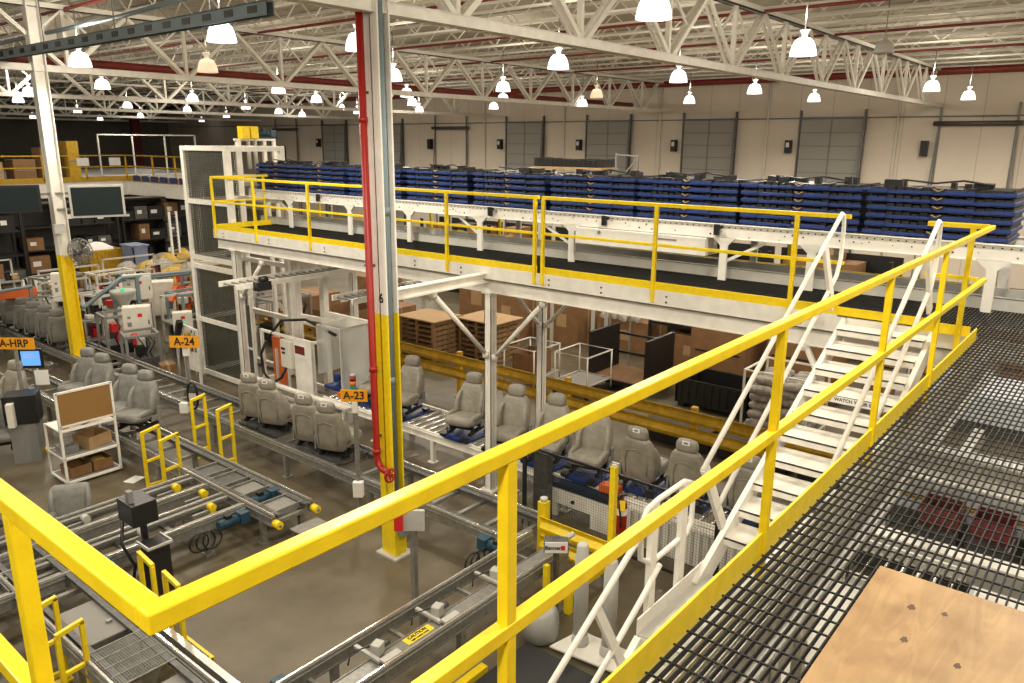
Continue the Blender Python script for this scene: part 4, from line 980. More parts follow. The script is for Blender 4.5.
# ================================================================ BARRIER, FENCE, CYLINDERS
def barrier(name, label, ax, a0, a1, b, z0, z1, posts, m='dullyellow', pw=.1):
    """double corrugated steel guard rail"""
    t = thing(name, label, 'barrier', ((b, (a0 + a1) / 2, 0) if ax == 'y' else ((a0 + a1) / 2, b, 0)))
    hz = (z1 - z0 - .03) / 2
    for k in range(2):
        zb = z0 + k * (hz + .03); n = 8; prof = []
        for i in range(n + 1): prof.append((b - .04 + .035 * math.sin(i / n * 2 * PI * 1.5 + PI / 2) , zb + hz * i / n))
        poly = prof + [(x + .012, z) for x, z in prof[::-1]]
        MB().prism(poly if ax == 'x' else poly, (a0, a1), 'y' if ax == 'y' else 'x').build('rail_panel', m, t)
    for a in posts:
        x, y = (b + .06, a) if ax == 'y' else (a, b + .06)
        MB().box(x - pw / 2, x + pw / 2, y - pw / 2, y + pw / 2, 0, z1 + .04).box(x - pw / 2 - .05, x + pw / 2 + .05, y - pw / 2 - .05, y + pw / 2 + .05, 0, .015).build('post', m, t)
    return t
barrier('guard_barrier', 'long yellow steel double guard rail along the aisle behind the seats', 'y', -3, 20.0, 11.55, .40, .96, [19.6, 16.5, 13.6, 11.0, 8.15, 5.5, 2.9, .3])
barrier('guard_barrier', 'short yellow steel guard rail beside the mesh fence and bollard', 'x', 7.3, 7.9, 5.5, .1, .5, [], 'yellow') if False else None
t = thing('corner_barrier', 'bright yellow double guard rail with bollard end, before the mesh fence', 'barrier', (7.4, 5.1, 0))
for zb in (.10, .37):
    prof = [(7.36 + .03 * math.sin(i / 8 * 3 * PI + PI / 2), zb + .26 * i / 8) for i in range(9)]
    MB().prism(prof + [(x + .012, z) for x, z in prof[::-1]], (4.5, 5.55), 'y').build('rail_panel', 'yellow', t)
MB().box(7.38, 7.50, 5.50, 5.62, 0, .80).build('post', 'yellow', t, .004); MB().tube([(7.44, 5.56, .80), (7.44, 5.56, .85)], .05, 10).build('post_cap', 'palegrey', t)
MB().box(7.38, 7.455, 4.46, 4.535, 0, 1.60).build('post', 'yellow', t, .004); MB().tube([(7.42, 4.5, 1.60), (7.42, 4.5, 1.62)], .03, 10).build('post_cap', 'palegrey', t)
for zb in (.06, .26):
    MB().bar((7.42, 4.55, zb + .2), (6.6, 4.55, zb + .2), .05, .12).build('side_rail', 'yellow', t)
MB().box(6.56, 6.64, 4.51, 4.59, 0, .5).build('post', 'yellow', t, .004)
# dark mesh fence in front of the seats
t = thing('mesh_fence', 'dark wire-mesh fence standing between barrier and seat conveyor', 'fence', (8.0, 4, 0))
for ya, yb in ((6.3, 4.85), (4.8, 3.4), (3.35, 1.9)):
    MB().bar((7.98, ya, .12), (7.98, ya, 1.22), .03).bar((7.98, yb, .12), (7.98, yb, 1.22), .03).bar((7.98, ya, 1.21), (7.98, yb, 1.21), .03).bar((7.98, ya, .13), (7.98, yb, .13), .03).build('panel_frame', 'black', t)
    MB().box(7.979, 7.981, yb, ya, .13, 1.21).build('wire_mesh', 'mesh', t)
for y, w in ((6.33, .03), (4.825, .025), (3.375, .03)): MB().box(7.965, 7.995, y - w / 2, y + w / 2, 0, 1.2).build('post', 'black', t)
tag(MB().box(8.06, 8.2, 5.98, 6.22, 0, 1.1).box(8.05, 8.21, 5.97, 6.23, 1.1, 1.14).build('scanner_column', 'darksteel'), 'tall dark post beside the fence end, behind the near yellow post', 'post')
# steel table/cabinets on the white conveyor line
t = thing('drive_cabinet', 'white drive housing under the conveyor end by the orange block', 'cabinet', (8.5, 5.0, 0))
MB().box(8.46, 8.64, 5.15, 6.35, .22, .46).box(8.46, 8.64, 5.15, 5.5, .0, .22).build('housing', 'white', t, .005); MB().box(8.48, 8.54, 6.1, 6.2, .0, .22).build('leg_plate', 'white', t)
MB().tube([(8.46, 5.8, .32), (8.44, 5.8, .32)], .03, 8).build('knob', 'black', t)
tag(MB().box(8.45, 8.64, 5.1, 6.4, .47, .54).build('blue_skirt', mat('navy_skirt', (.012, .022, .045), .5)), 'dark navy skirt board along the conveyor end', 'board')
tag(MB().cbox(8.66, 5.3, .62, .16, .30, .10, .1).build('orange_block', 'orange'), 'orange block at the end of the white conveyor beside a wrapped seat', 'block')
t = thing('white_enclosure', 'white ribbed enclosure under the conveyor beside the fire extinguisher', 'cabinet', (8.58, 3.9, 0))
MB().box(8.5, 8.64, 2.6, 4.95, .0, .50).build('panel', 'white', t)
b = MB()
for k in range(20): b.box(8.488, 8.5, 2.65 + k * .115, 2.68 + k * .115, .02, .48)
b.build('rib', 'palegrey', t)
# fire extinguisher hung on the barrier
t = thing('fire_extinguisher', 'red fire extinguisher with yellow tag hung by the yellow barrier post', 'fire extinguisher', (7.84, 4.62, .5))
MB().lathe([(.055, 0), (.07, .02), (.072, .36), (.06, .42), (.03, .46), (.025, .5)], (7.84, 4.62, .50), 18).build('cylinder', 'red', t)
MB().box(7.81, 7.87, 4.60, 4.64, 1.0, 1.03).bar((7.84, 4.62, 1.03), (7.76, 4.5, 1.09), .02).build('valve', 'black', t)
MB().tube([(7.82, 4.62, 1.0), (7.74, 4.6, .95), (7.75, 4.58, .75), (7.76, 4.58, .62)], .014, 8).build('hose', 'black', t)
MB().lathe([(.0735, .27), (.0735, .36)], (7.84, 4.62, .50), 18, cap=False).build('label', 'paper', t)
MB().cbox(7.75, 4.56, .93, .01, .07, .14, .3).build('tag', 'signyel', t)
# the two upright paper-wrapped cylinders on a white plate
t = thing('cylinder_stand', 'white corner plate carrying two tall pale cylinders', 'stand', (6.2, 3.95, 0))
MB().prism([(5.9, 4.3), (6.35, 4.2), (6.38, 3.6), (6.0, 3.42)], (.04, .06), 'z').build('plate', 'white', t)
b = MB()
for x, y in ((6.02, 4.2), (6.28, 3.72), (6.28, 4.12), (6.07, 3.6)): b.bar((x, y, 0), (x, y, .04), .04)
b.build('foot', 'palegrey', t)
for x, y, h, lab in ((6.16, 4.08, 1.18, 'tall pale grey cylinder beside the scanner display, farther of two on the white plate'), (6.2, 3.74, 1.10, 'tall pale grey cylinder nearer the stair, on the white plate')):
    t = thing('pipe_cylinder', lab, 'cylinder', (x, y, .06))
    MB().lathe([(.078, 0), (.078, h - .12), (.065, h - .1), (.062, h), (.045, h + .02)], (x, y, .06), 20).build('tube', 'palegrey', t)
    MB().lathe([(.095, 0), (.095, .05), (.085, .07), (.085, .12)], (x, y, .06), 16).build('base_ring', 'palegrey', t)
t = thing('scanner_display', 'grey scanner head with white faceplate on a pole at the return conveyor', 'display', (6.5, 4.74, 0))
MB().box(6.50, 6.55, 4.66, 4.71, 0, .98).build('pole', 'darksteel', t); MB().box(6.44, 6.61, 4.60, 4.77, 0, .015).build('foot', 'darksteel', t)
MB().cbox(6.48, 4.66, .90, .28, .14, .15, VR).build('head', 'darksteel', t, .012)
MB().cbox(6.48 - .06, 4.66 - .047, .905, .26, .01, .13, VR).build('faceplate', 'paper', t)
text('Banner', .065, (6.412 - .022, 4.607 + .028, .905), (PI / 2, 0, VR), 'ink', t, 'lettering', .001)
MB().cbox(6.415 + .05, 4.61 - .062, .905, .045, .012, .055, VR).build('red_mark', 'redink', t)
MB().tube([(6.53, 4.66, .9), (6.68, 4.55, 1.0)], .03, 8).build('arm', 'palegrey', t)
t = thing('yellow_bollard_post', 'thin yellow upright beside the scanner display pole', 'post', (6.4, 4.72, 0))
MB().box(6.36, 6.42, 4.69, 4.75, 0, .66).build('post', 'yellow', t); MB().box(6.31, 6.47, 4.64, 4.80, 0, .012).build('foot', 'yellow', t)
t = thing('wrapped_drum', 'pale bag-covered drum on the floor by the cylinders', 'drum', (5.95, 4.6, 0))
MB().lathe([(.15, 0), (.2, .06), (.21, .2), (.19, .36), (.16, .40), (.12, .42), (.04, .43)], (6.0, 4.5, 0), 22).build('drum', 'film', t); MB().lathe([(.13, .02), (.17, .2), (.14, .36)], (6.0, 4.5, 0), 16).build('liner', 'palegrey', t)
tag(MB().box(4.15, 5.75, 3.55, 4.5, .0, .10).build('rubber_mat', 'rubber'), 'black rubber mat on the floor under the yellow mid rail', 'mat')
tag(MB().bar((5.0, 3.35, .04), (5.75, 3.85, .04), .09, .08).bar((4.4, 4.62, .04), (5.2, 4.62, .04), .09, .08).build('floor_curb', 'yellow'), 'yellow floor curb edging the black rubber mat', 'curb')
t = tag(MB().cbox(6.9, 3.6, .07, .2, .12, .14, .3).build('wedge_block', 'yellow'), 'small yellow block on the floor beside the pale cylinders', 'block')

# ================================================================ UNDER AND BEYOND THE MEZZANINE
def pallet_stack(x, y, n, label, rz=.0, top=True, z0=0., gap=.0):
    for k in range(n):
        t = thing('wooden_pallet', 'wooden pallet %s %s' % (('at the bottom of', 'second up in', 'third up in', 'fourth up in', 'fifth up in', 'sixth up in', 'seventh up in', 'eighth up in', 'ninth up in')[k], label), 'pallet', (x, y, z0 + k * .128), 'wooden pallets stacked behind the yellow barrier')
        b = MB()
        for i in range(6): b.box(x - .5 + i * .175, x - .5 + i * .175 + .1, y - .6, y + .6, z0 + k * .128 + .1, z0 + k * .128 + .118)
        for i in range(3): b.box(x - .5 + i * .44, x - .5 + i * .44 + .1, y - .6, y + .6, z0 + k * .128, z0 + k * .128 + .016)
        b.build('deck_board', 'wood', t)
        b = MB()
        for i in range(3): b.box(x - .5, x + .5, y - .6 + i * .56, y - .6 + i * .56 + .08, z0 + k * .128 + .016, z0 + k * .128 + .1)
        b.build('stringer', 'wood', t)
    if top:
        t = thing('cardboard_sheet', 'flat cardboard sheet topping the pallet stack ' + label.replace('the stack ', ''), 'cardboard', (x, y, z0 + n * .128))
        MB().box(x - .55, x + .55, y - .68, y + .68, z0 + n * .128 - .008, z0 + n * .128 + .02).build('sheet', 'card2', t)
pallet_stack(13.6, 13.9, 8, 'the stack nearer the near column')
pallet_stack(14.4, 12.6, 8, 'the stack beside the braced post')
def carton(x, y, z, w, d, h, rz, label, m='card', tape=True, txt=None, name='cardboard_box', group=None):
    t = thing(name, label, 'box', (x, y, z), group)
    MB().cbox(x, y, z + h / 2, w, d, h, rz).build('carton', m, t, .006)
    ca, sa = math.cos(rz), math.sin(rz)
    if tape: MB().cbox(x, y, z + h / 2, .06, d + .004, h + .004, rz).build('tape', 'card2', t)
    MB().cbox(x - (w / 2 + .002) * ca, y - (w / 2 + .002) * sa, z + h * .55, .004, d * .3, h * .3, rz).build('print', 'card2' if txt is None else 'ink', t)
    return t
openbox(12.2, 15.5, 0, 1.3, 1.1, 1.25, .1, 'big brown cardboard carton behind the plastic-curtained machine')
def gaylord(x, y, w, d, h, rz, label, z0=0.):
    t = thing('gaylord_box', label, 'box', (x, y, z0)); b = MB(); T = .02; ca, sa = math.cos(rz), math.sin(rz)
    def A(cx, cy, z_, a, c_, e): b.cbox(x + cx * ca - cy * sa, y + cx * sa + cy * ca, z_, a, c_, e, rz)
    zz = z0 + .13
    A(-w / 2, 0, zz + h / 2, T, d, h); A(w / 2, 0, zz + h / 2, T, d, h); A(0, -d / 2, zz + h / 2, w, T, h); A(0, d / 2, zz + h / 2, w, T, h); A(0, 0, zz + h - .25, w - .05, d - .05, .02)
    b.build('carton', 'card', t)
    b = MB()
    for s in (-1, 1): b.cbox(x + s * (w / 2 + .012) * ca, y + s * (w / 2 + .012) * sa, zz + h * .62, .012, d * .82, .035, rz)
    b.build('strap', 'ink', t)
    b = MB()
    for k in (-1, 0, 1): b.cbox(x - k * w * .42 * sa * 0 + k * w * .42 * ca, y + k * w * .42 * sa, z0 + .06, .1, d, .12, rz)
    b.build('pallet_base', 'wood', t)
    return t
gaylord(15.9, 6.8, 1.3, 1.25, 1.35, 0, 'huge brown cardboard bin on a pallet right of the black cart')
gaylord(16.2, 5.2, 1.3, 1.25, 1.5, 0, 'tall brown cardboard bin behind the white stair, next to the huge one')
gaylord(17.0, 3.4, 1.3, 1.25, 1.4, 0, 'brown cardboard bin seen between the upper stair treads')
gaylord(19.5, 1.4, 1.3, 1.25, 1.0, 0, 'brown cardboard bin farthest behind the stair head')
for i, (y, l_) in enumerate(((3.2, 'low black tote behind the yellow barrier, by the stair handrail'), (4.6, 'low black tote behind the yellow barrier, behind the tagged seat'), (6.0, 'low black tote behind the yellow barrier, before the black bin'))):
    t = thing('black_tote', l_, 'tote', (12.35, y, 0)); MB().box(12.0, 12.7, y - .62, y + .62, .04, .40).build('tub', 'black', t, .01); MB().box(11.97, 12.73, y - .65, y + .65, .40, .45).build('rim', 'rubber', t)
    MB().box(12.05, 12.15, y - .55, y + .55, 0, .04).box(12.55, 12.65, y - .55, y + .55, 0, .04).build('skid', 'black', t)
for x, y, z, w, d, h, lab in ((17.5, 10.2, 0, 1.1, 1.6, .9, 'long brown carton holding crumpled clear film, under the mezzanine'), (16.9, 8.4, 1.15, .8, .9, .55, 'brown printed carton on the rack behind the black cart, first of two'), (16.9, 7.5, 1.15, .8, .8, .55, 'brown printed carton on the rack behind the black cart, second of two'), (16.9, 8.0, .1, .9, 1.3, .8, 'brown carton low on the rack behind the black cart'),
                             (19.0, 13.2, 0, 1.2, 1.2, 1.9, 'brown stacked carton deep under the mezzanine by the pallets'), (19, 11.6, 0, 1.2, 1.2, 2.0, 'brown carton deep under the mezzanine behind the braced post'), (17.5, 15.3, 0, 1.2, 1.4, 1.5, 'brown carton deep behind the near column')):
    carton(x, y, z, w, d, h, 0, lab)
t = thing('storage_rack', 'dark rack holding printed cartons behind the black cart', 'rack', (16.9, 8.0, 0))
b = MB()
for x in (16.4, 17.4):
    for y in (6.9, 9.1): b.bar((x, y, 0), (x, y, 2.1), .07)
b.build('upright', 'black', t); MB().box(16.4, 17.4, 6.9, 9.1, 1.08, 1.14).box(16.4, 17.4, 6.9, 9.1, .05, .09).build('shelf', 'black', t)
b = MB(); random.seed(5)
for k in range(7): 
    y = 9.7 + k * .17; b.tube([(16.7 + .2 * random.random(), y, .95), (17 + .2 * random.random(), y + .1, 1.15 + .12 * random.random()), (17.3, y + .15, .98)], .07, 8)
tag(b.build('crumpled_film', 'film'), 'crumpled clear plastic film spilling from the long carton', 'film')
t = thing('black_cart', 'black open-sided cart with cardboard base standing in the aisle', 'cart', (14.7, 8.6, 0))
MB().box(14.1, 15.3, 7.85, 9.35, .16, .24).build('base', 'black', t); MB().box(14.14, 15.26, 7.9, 9.3, .24, .25).build('cardboard_liner', 'card', t)
MB().box(14.1, 15.3, 9.28, 9.35, .24, 1.25).build('side_panel', 'black', t); MB().box(14.1, 15.3, 7.85, 7.92, .24, 1.25).build('side_panel', 'black', t)
MB().box(15.24, 15.3, 7.92, 9.28, .55, .6).box(15.24, 15.3, 7.92, 9.28, 1.0, 1.05).build('cross_bar', 'black', t)
for x in (14.2, 15.2):
    for y in (7.95, 9.25): MB().tube([(x - .02, y, .08), (x + .02, y, .08)], .08, 10).bar((x, y, .08), (x, y, .17), .04).build('caster', 'black', t)
t = thing('black_bin', 'large black collapsible bin beside the huge cardboard bin', 'bin', (14.6, 6.3, 0))
b = MB(); b.box(14.1, 15.1, 5.55, 7.15, .1, .14).box(14.1, 14.14, 5.55, 7.15, .14, .62).box(15.06, 15.1, 5.55, 7.15, .14, .62).box(14.1, 15.1, 5.55, 5.59, .14, .62).box(14.1, 15.1, 7.11, 7.15, .14, .62)
for k in range(9): b.box(14.08, 14.1, 5.65 + k * .17, 5.72 + k * .17, .18, .58)
b.build('bin_wall', 'black', t)
MB().box(14.15, 15.05, 5.6, 5.75, 0, .1).box(14.15, 15.05, 6.95, 7.1, 0, .1).build('runner', 'black', t)
# white tubular trolleys
for x, y, rz, lab in ((13.3, 10.35, 0, 'white tubular trolley holding a leaning cardboard carton'), (13.6, 9.15, 0, 'empty white tubular trolley beside the black cart')):
    t = thing('tube_trolley', lab, 'trolley', (x, y, 0)); b = MB(); w, d = .95, .85
    for sx in (-1, 1):
        for sy in (-1, 1): b.tube([(x + sx * w / 2, y + sy * d / 2, .1), (x + sx * w / 2, y + sy * d / 2, .95)], .018, 6)
    for z in (.3, .94):
        b.tube([(x - w / 2, y - d / 2, z), (x + w / 2, y - d / 2, z), (x + w / 2, y + d / 2, z), (x - w / 2, y + d / 2, z)], .018, 6, closed=True)
    b.build('frame', 'white', t)
    MB().box(x - w / 2, x + w / 2, y - d / 2, y + d / 2, .27, .285).build('shelf', 'floorboard', t)
    b = MB()
    for sx in (-1, 1):
        for sy in (-1, 1): b.tube([(x + sx * w / 2 - .015, y + sy * d / 2, .05), (x + sx * w / 2 + .015, y + sy * d / 2, .05)], .05, 8)
    b.build('caster', 'black', t)
openbox(13.3, 10.35, .29, .7, .6, .5, .15, 'brown open carton standing in the white tubular trolley')
# cage of rolled grey covers
t = thing('cover_cage', 'white-edged wire cage heaped with rolled grey covers beside the stair', 'cage', (13.9, 5.0, 0))
b = MB()
for x in (13.4, 14.5):
    for y in (4.2, 5.4): b.bar((x, y, 0), (x, y, 1.3), .035)
for z in (.15, 1.28): b.bar((13.4, 4.2, z), (14.5, 4.2, z), .03).bar((13.4, 5.4, z), (14.5, 5.4, z), .03).bar((13.4, 4.2, z), (13.4, 5.4, z), .03).bar((14.5, 4.2, z), (14.5, 5.4, z), .03)
b.build('frame', 'white', t)
MB().box(13.4, 14.5, 4.2, 5.4, .12, .15).build('base', 'darksteel', t)
random.seed(9); n = 0
for lz in range(6):
    for ry in range(5):
        for rx in range(2):
            x = 13.52 + ry * .21 + (lz % 2) * .05; y = 4.26 + rx * .56; z = .24 + lz * .165
            o = MB(); a = random.uniform(-.08, .08); q = random.uniform(.85, 1.1)
            o.tube([(x, y, z), (x, y + .03, z), (x + a * .3, y + .15, z + .02), (x + a, y + .38, z + .01), (x + a, y + .49, z), (x + a, y + .52, z)], .08, 9, rr=[.03 * q, .07 * q, .088 * q, .08 * q, .07 * q, .03 * q])
            tag(o.build('rolled_cover', 'glove'), 'rolled grey cover in the wire cage beside the stair', 'cover', 'rolled grey covers in the wire cage')

# ================================================================ LIFT AT THE MEZZANINE END
t = thing('lift_cage', 'tall white-framed lift enclosure with dark mesh panels at the mezzanine end', 'lift', (9.5, 15.8, 0))
x0, x1, y0, y1, zt = 8.9, 10.2, 14.99, 16.72, 5.24
b = MB()
for x, y in ((x0, y0), (x0, y1), (x1, y0), (x1, y1)): b.bar((x, y, 0), (x, y, zt), .12)
b.build('upright', 'white', t)
b = MB()
for z in (zt - .05, 4.05, 2.80, 2.60, 1.36, .1):
    MB().bar((x0, y0, z), (x0, y1, z), .10, .10).bar((x1, y0, z), (x1, y1, z), .10, .10).bar((x0, y1, z), (x1, y1, z), .10, .10).build('cross_rail', 'white', t)
for z in (zt - .06, .1): MB().bar((x0, y0, z), (x1, y0, z), .10, .10).build('cross_rail', 'white', t)
for za, zb in ((4.1, 5.17), (2.85, 4.0), (1.41, 2.55), (.15, 1.31)):
    MB().box(x0 - .003, x0 + .003, y0 + .06, y1 - .06, za, zb).build('mesh_panel', 'cagemesh', t)
    MB().box(x0 + .06, x1 - .06, y1 - .003, y1 + .003, za, zb).build('mesh_panel', 'cagemesh', t)
t = thing('lift_mast', 'white lift mast with twin pale drop tubes beside the first blue stack', 'mast', (10.4, 16.9, 0))
b = MB()
for x in (11.05, 11.32): b.box(x - .04, x + .04, 16.86, 16.94, 0, 5.36)
b.box(10.25, 11.36, 16.87, 16.93, 5.35, 5.40).box(10.3, 10.4, 16.85, 16.95, 0, 5.36).build('frame', 'white', t)
MB().tube([(10.62, 16.9, 4.7), (10.62, 16.9, 5.36)], .05, 10).tube([(10.8, 16.9, 4.7), (10.8, 16.9, 5.36)], .05, 10).build('drop_tube', 'palegrey', t)
tag(MB().box(10.42, 10.62, 16.8, 17.0, 5.40, 5.68).box(10.66, 10.86, 16.8, 17.0, 5.40, 5.68).build('hoist_box', 'yellow'), 'pair of bright yellow boxes on top of the lift frame', 'box').name = 'yellow_hoist_box'
motor(11.08, 16.9, 5.52, 'large blue-black hoist motor on top of the lift frame beside the yellow boxes', 'x', 1.05)
# lower frames and machine in front of the lift
t = thing('post_structure', 'white post frame with dark side panel between lift and machine', 'frame', (8.9, 14.7, 0))
MB().bar((8.85, 14.95, 0), (8.85, 14.95, 2.05), .05).bar((8.85, 14.45, 0), (8.85, 14.45, 2.15), .05).bar((8.85, 14.95, 1.0), (8.85, 14.45, 1.0), .04).build('upright', 'white', t)
MB().box(8.86, 8.88, 14.48, 14.92, .25, 1.95).build('dark_panel', 'darksteel', t)
t = thing('press_machine', 'white machine with orange-red side, control boxes and black hoses', 'machine', (9.2, 13.3, 0))
b = MB()
for x, y in ((8.9, 14.2), (8.9, 12.45), (9.9, 14.2), (9.9, 12.45)): b.bar((x, y, 0), (x, y, 1.5), .06)
for z in (.12, 1.47): b.bar((8.9, 14.2, z), (8.9, 12.45, z), .05).bar((8.9, 12.45, z), (9.9, 12.45, z), .05).bar((9.9, 14.2, z), (9.9, 12.45, z), .05)
b.build('frame', 'white', t)
MB().box(9.0, 9.05, 13.5, 14.0, .35, 1.35).build('orange_panel', 'orange', t)
MB().box(8.84, 8.88, 12.42, 12.98, .2, 1.52).build('white_panel', 'white', t)
MB().box(8.83, 8.84, 12.60, 12.96, 1.12, 1.38).build('printed_plate', 'paper', t)
MB().box(8.826, 8.83, 12.62, 12.94, 1.2, 1.37).build('plate_print', 'maroon', t)
MB().box(8.78, 8.98, 13.02, 13.38, .85, 1.42).build('control_box', 'cream', t, .006)
MB().box(8.772, 8.78, 13.22, 13.34, 1.22, 1.27).box(8.772, 8.78, 13.22, 13.32, 1.14, 1.18).build('switch_row', 'ink', t)
b = MB(); b.tube([(8.8, 13.9, 1.3), (8.75, 14.05, 1.0), (8.75, 14.0, .6), (8.75, 13.7, .42), (8.78, 13.4, .6), (8.85, 13.3, .85)], .03, 8)
b.tube([(8.85, 13.9, 1.35), (9.0, 13.6, 1.75), (9.1, 12.9, 1.85), (9.3, 12.2, 1.6)], .03, 8).build('hose', 'black', t)
MB().box(8.75, 8.8, 13.1, 13.13, .3, .85).box(8.75, 8.8, 13.5, 13.53, .2, 1.2).build('leg_tube', 'palegrey', t)
tag(MB().box(8.5, 8.62, 11.0, 14.2, .50, .54).box(8.54, 8.58, 11.1, 11.14, 0, .5).box(8.54, 8.58, 13.9, 13.94, 0, .5).build('sill_plate', 'white'), 'white sill plate running below the orange-sided machine', 'plate')
t = thing('acrylic_guard', 'clear plastic guard box open at the conveyor, over blue parts', 'guard', (9.3, 11.9, .8))
MB().box(9.7, 9.715, 11.65, 12.35, .6, 1.85).build('back_sheet', 'white', t)
MB().box(8.95, 9.7, 12.35, 12.365, .85, 1.85).build('side_sheet', 'acrylic', t); MB().box(9.0, 9.7, 11.65, 11.665, .6, 1.85).build('side_sheet', 'acrylic', t)
MB().bar((8.98, 11.65, .5), (8.98, 11.65, 1.86), .04).bar((9.7, 11.65, .5), (9.7, 11.65, 1.86), .04).bar((8.98, 11.65, 1.86), (9.7, 11.65, 1.86), .03).bar((8.98, 12.35, 1.86), (8.98, 11.65, 1.86), .03).build('edge_frame', 'palegrey', t)
t = thing('seat_pallet', 'blue pallet loaded with black tooling and a red tray inside the clear guard', 'pallet', (9.2, 11.7, .56))
MB().box(9.02, 9.55, 11.7, 12.3, .555, .62).build('tray', 'blue', t)
b = MB(); random.seed(2)
for k in range(12): b.cbox(9.1 + random.random() * .4, 11.78 + random.random() * .42, .67 + random.random() * .10, .14, .12, .12, random.random())
b.build('tooling', 'blue', t); MB().box(8.8, 9.0, 11.3, 11.6, .56, .66).build('red_tray', 'orange', t)
# low transfer conveyors under the deck, running out toward the aisle
for k, (y, z, lab) in enumerate(((13.0, 2.75, 'white overhead conveyor segment jutting out below the mezzanine end'), (11.05, 2.58, 'white overhead conveyor segment behind the red pipe under the deck'))):
    t = thing('overhead_conveyor', lab, 'conveyor', (9.5, y, z))
    for dy in (-.28, .28): MB().box(7.5 if k == 0 else 8.6, 12.0 if k == 0 else 11.6, y + dy - .02, y + dy + .02, z - .05, z + .05).build('side_rail', 'white', t)
    b = MB(); x = 7.6 if k == 0 else 8.7
    while x < 11.5: b.tube([(x, y - .26, z), (x, y + .26, z)], .018, 8); x += .16
    b.build('roller_bed', 'steel', t)
    MB().cbox(8.0 if k == 0 else 9.1, y - .38, z - .02, .3, .14, .16).tube([(7.95 if k == 0 else 9.0, y - .38, z + .1), (8.1 if k == 0 else 9.2, y - .38, z + .1)], .06, 8).build('drive_motor', 'black', t)
    MB().bar((11.0, y - .3, z), (11.0, y - .3, 3.19), .05).bar((11.0, y + .3, z), (11.0, y + .3, 3.15), .05).build('hanger', 'white', t)
t = thing('portal_structure', 'white frame of square posts below the mezzanine end', 'frame', (10, 12.6, 0))
b = MB()
for x, y in ((10.1, 13.6), (10.1, 12.0), (9.9, 14.3)): b.bar((x, y, 0), (x, y, 3.1), .14)
b.bar((10.1, 13.6, 1.7), (10.1, 12.0, 1.7), .08, .14).bar((9.9, 14.3, 1.6), (10.1, 12.0, 1.6), .06, .1).build('posts', 'white', t)

# dark racking and cartons deep beyond the barrier
def rack_y(x, y0, y1, label, seed, h=2.6):
    t = thing('pallet_rack', label, 'rack', (x, (y0 + y1) / 2, 0)); w = 1.0
    for y in (y0, y1): MB().bar((x - w / 2, y, 0), (x - w / 2, y, h), .09).bar((x + w / 2, y, 0), (x + w / 2, y, h), .09).bar((x - w / 2, y, .4), (x + w / 2, y, .9), .05).bar((x - w / 2, y, .9), (x + w / 2, y, 1.6), .05).build('upright_frame', 'black', t)
    for z in (.1, 1.0, 1.9): MB().box(x - w / 2, x + w / 2, y0, y1, z, z + .07).build('shelf', 'black', t)
    MB().box(x + w / 2, x + w / 2 + .03, y0, y1, .1, h).build('back_panel', 'black', t)
    random.seed(seed); n = 0
    for z in (.17, 1.07, 1.97):
        v = y0 + .1
        while v < y1 - .6:
            ww = random.uniform(.5, .9); hh = random.uniform(.35, .7)
            if random.random() < .8:
                c_ = thing('storage_carton', 'carton stored in the %s' % label, 'box', (x, v + ww / 2, z), 'cartons on the dark racking beyond the barrier')
                MB().box(x - w / 2 + .04, x + w / 2 - .1, v, v + ww - .05, z, z + hh).build('carton', random.choice(['card', 'black', 'card', 'darksteel']), c_)
                MB().box(x - w / 2 + .034, x - w / 2 + .04, v + .1, v + ww * .5, z + hh * .35, z + hh * .65).build('label', 'card2', c_)
            v += ww
for k, (y0, y1) in enumerate(((14.6, 17.6), (11.3, 14.3), (8.0, 11.0), (4.7, 7.7), (17.9, 20.9))):
    rack_y(20.6, y0, y1, ['dark racking beyond the barrier behind the near column', 'dark racking behind the pallet stacks', 'dark racking behind the white trolleys', 'dark racking behind the black cart', 'dark racking past the orange-sided machine'][k], 60 + k)
for x, y, w, d, h, lab in ((14.2, 16.2, 1.1, 1.1, .9, 'brown carton on the floor past the big carton behind the machine'), (15.5, 18.2, 1.2, 1.1, 1.4, 'brown carton under the mezzanine beyond the lift frames'), (13.4, 18.6, 1.1, 1.2, 1.1, 'brown carton straight behind the lift cage'), (16.8, 13.6, 1.1, 1.1, 1.3, 'brown carton directly behind the pallet stack nearer the column'), (17.2, 12.0, 1.0, 1.1, 1.2, 'brown carton directly behind the pallet stack by the braced post')):
    carton(x, y, 0, w, d, h, 0, lab)

t = thing('tooling_trestle', 'tall stand heaped with black tooling rising behind the blue pallet stacks', 'stand', (15.9, 11.1, 0))
for y in (10.25, 11.95): MB().bar((15.6, y, 0), (15.6, y, 4.72), .07).bar((16.2, y, 0), (16.2, y, 4.72), .07).bar((15.6, y, 2.4), (16.2, y, 2.4), .06).build('leg_frame', 'palegrey', t)
MB().box(15.55, 16.25, 10.1, 12.2, 4.72, 4.78).build('platform', 'card2', t)
b = MB(); random.seed(77)
for k in range(14):
    y = 10.25 + k * .14; b.box(15.6, 16.2, y - .08, y + .08, 4.78, 4.92 + random.uniform(0, .07))
b.build('black_tooling', 'black', t)
t = thing('step_ladder_frame', 'thin grey ladder frame behind the blue stacks before a dock door', 'frame', (16, 9.6, 0))
MB().bar((15.95, 9.98, 0), (15.95, 9.98, 5.12), .035).bar((15.95, 9.4, 0), (15.95, 9.4, 5.06), .035).bar((15.95, 9.98, 4.4), (15.95, 9.4, 5.0), .03).bar((15.95, 10.0, 5.08), (15.95, 9.35, 5.06), .03).build('tube', 'grey', t)
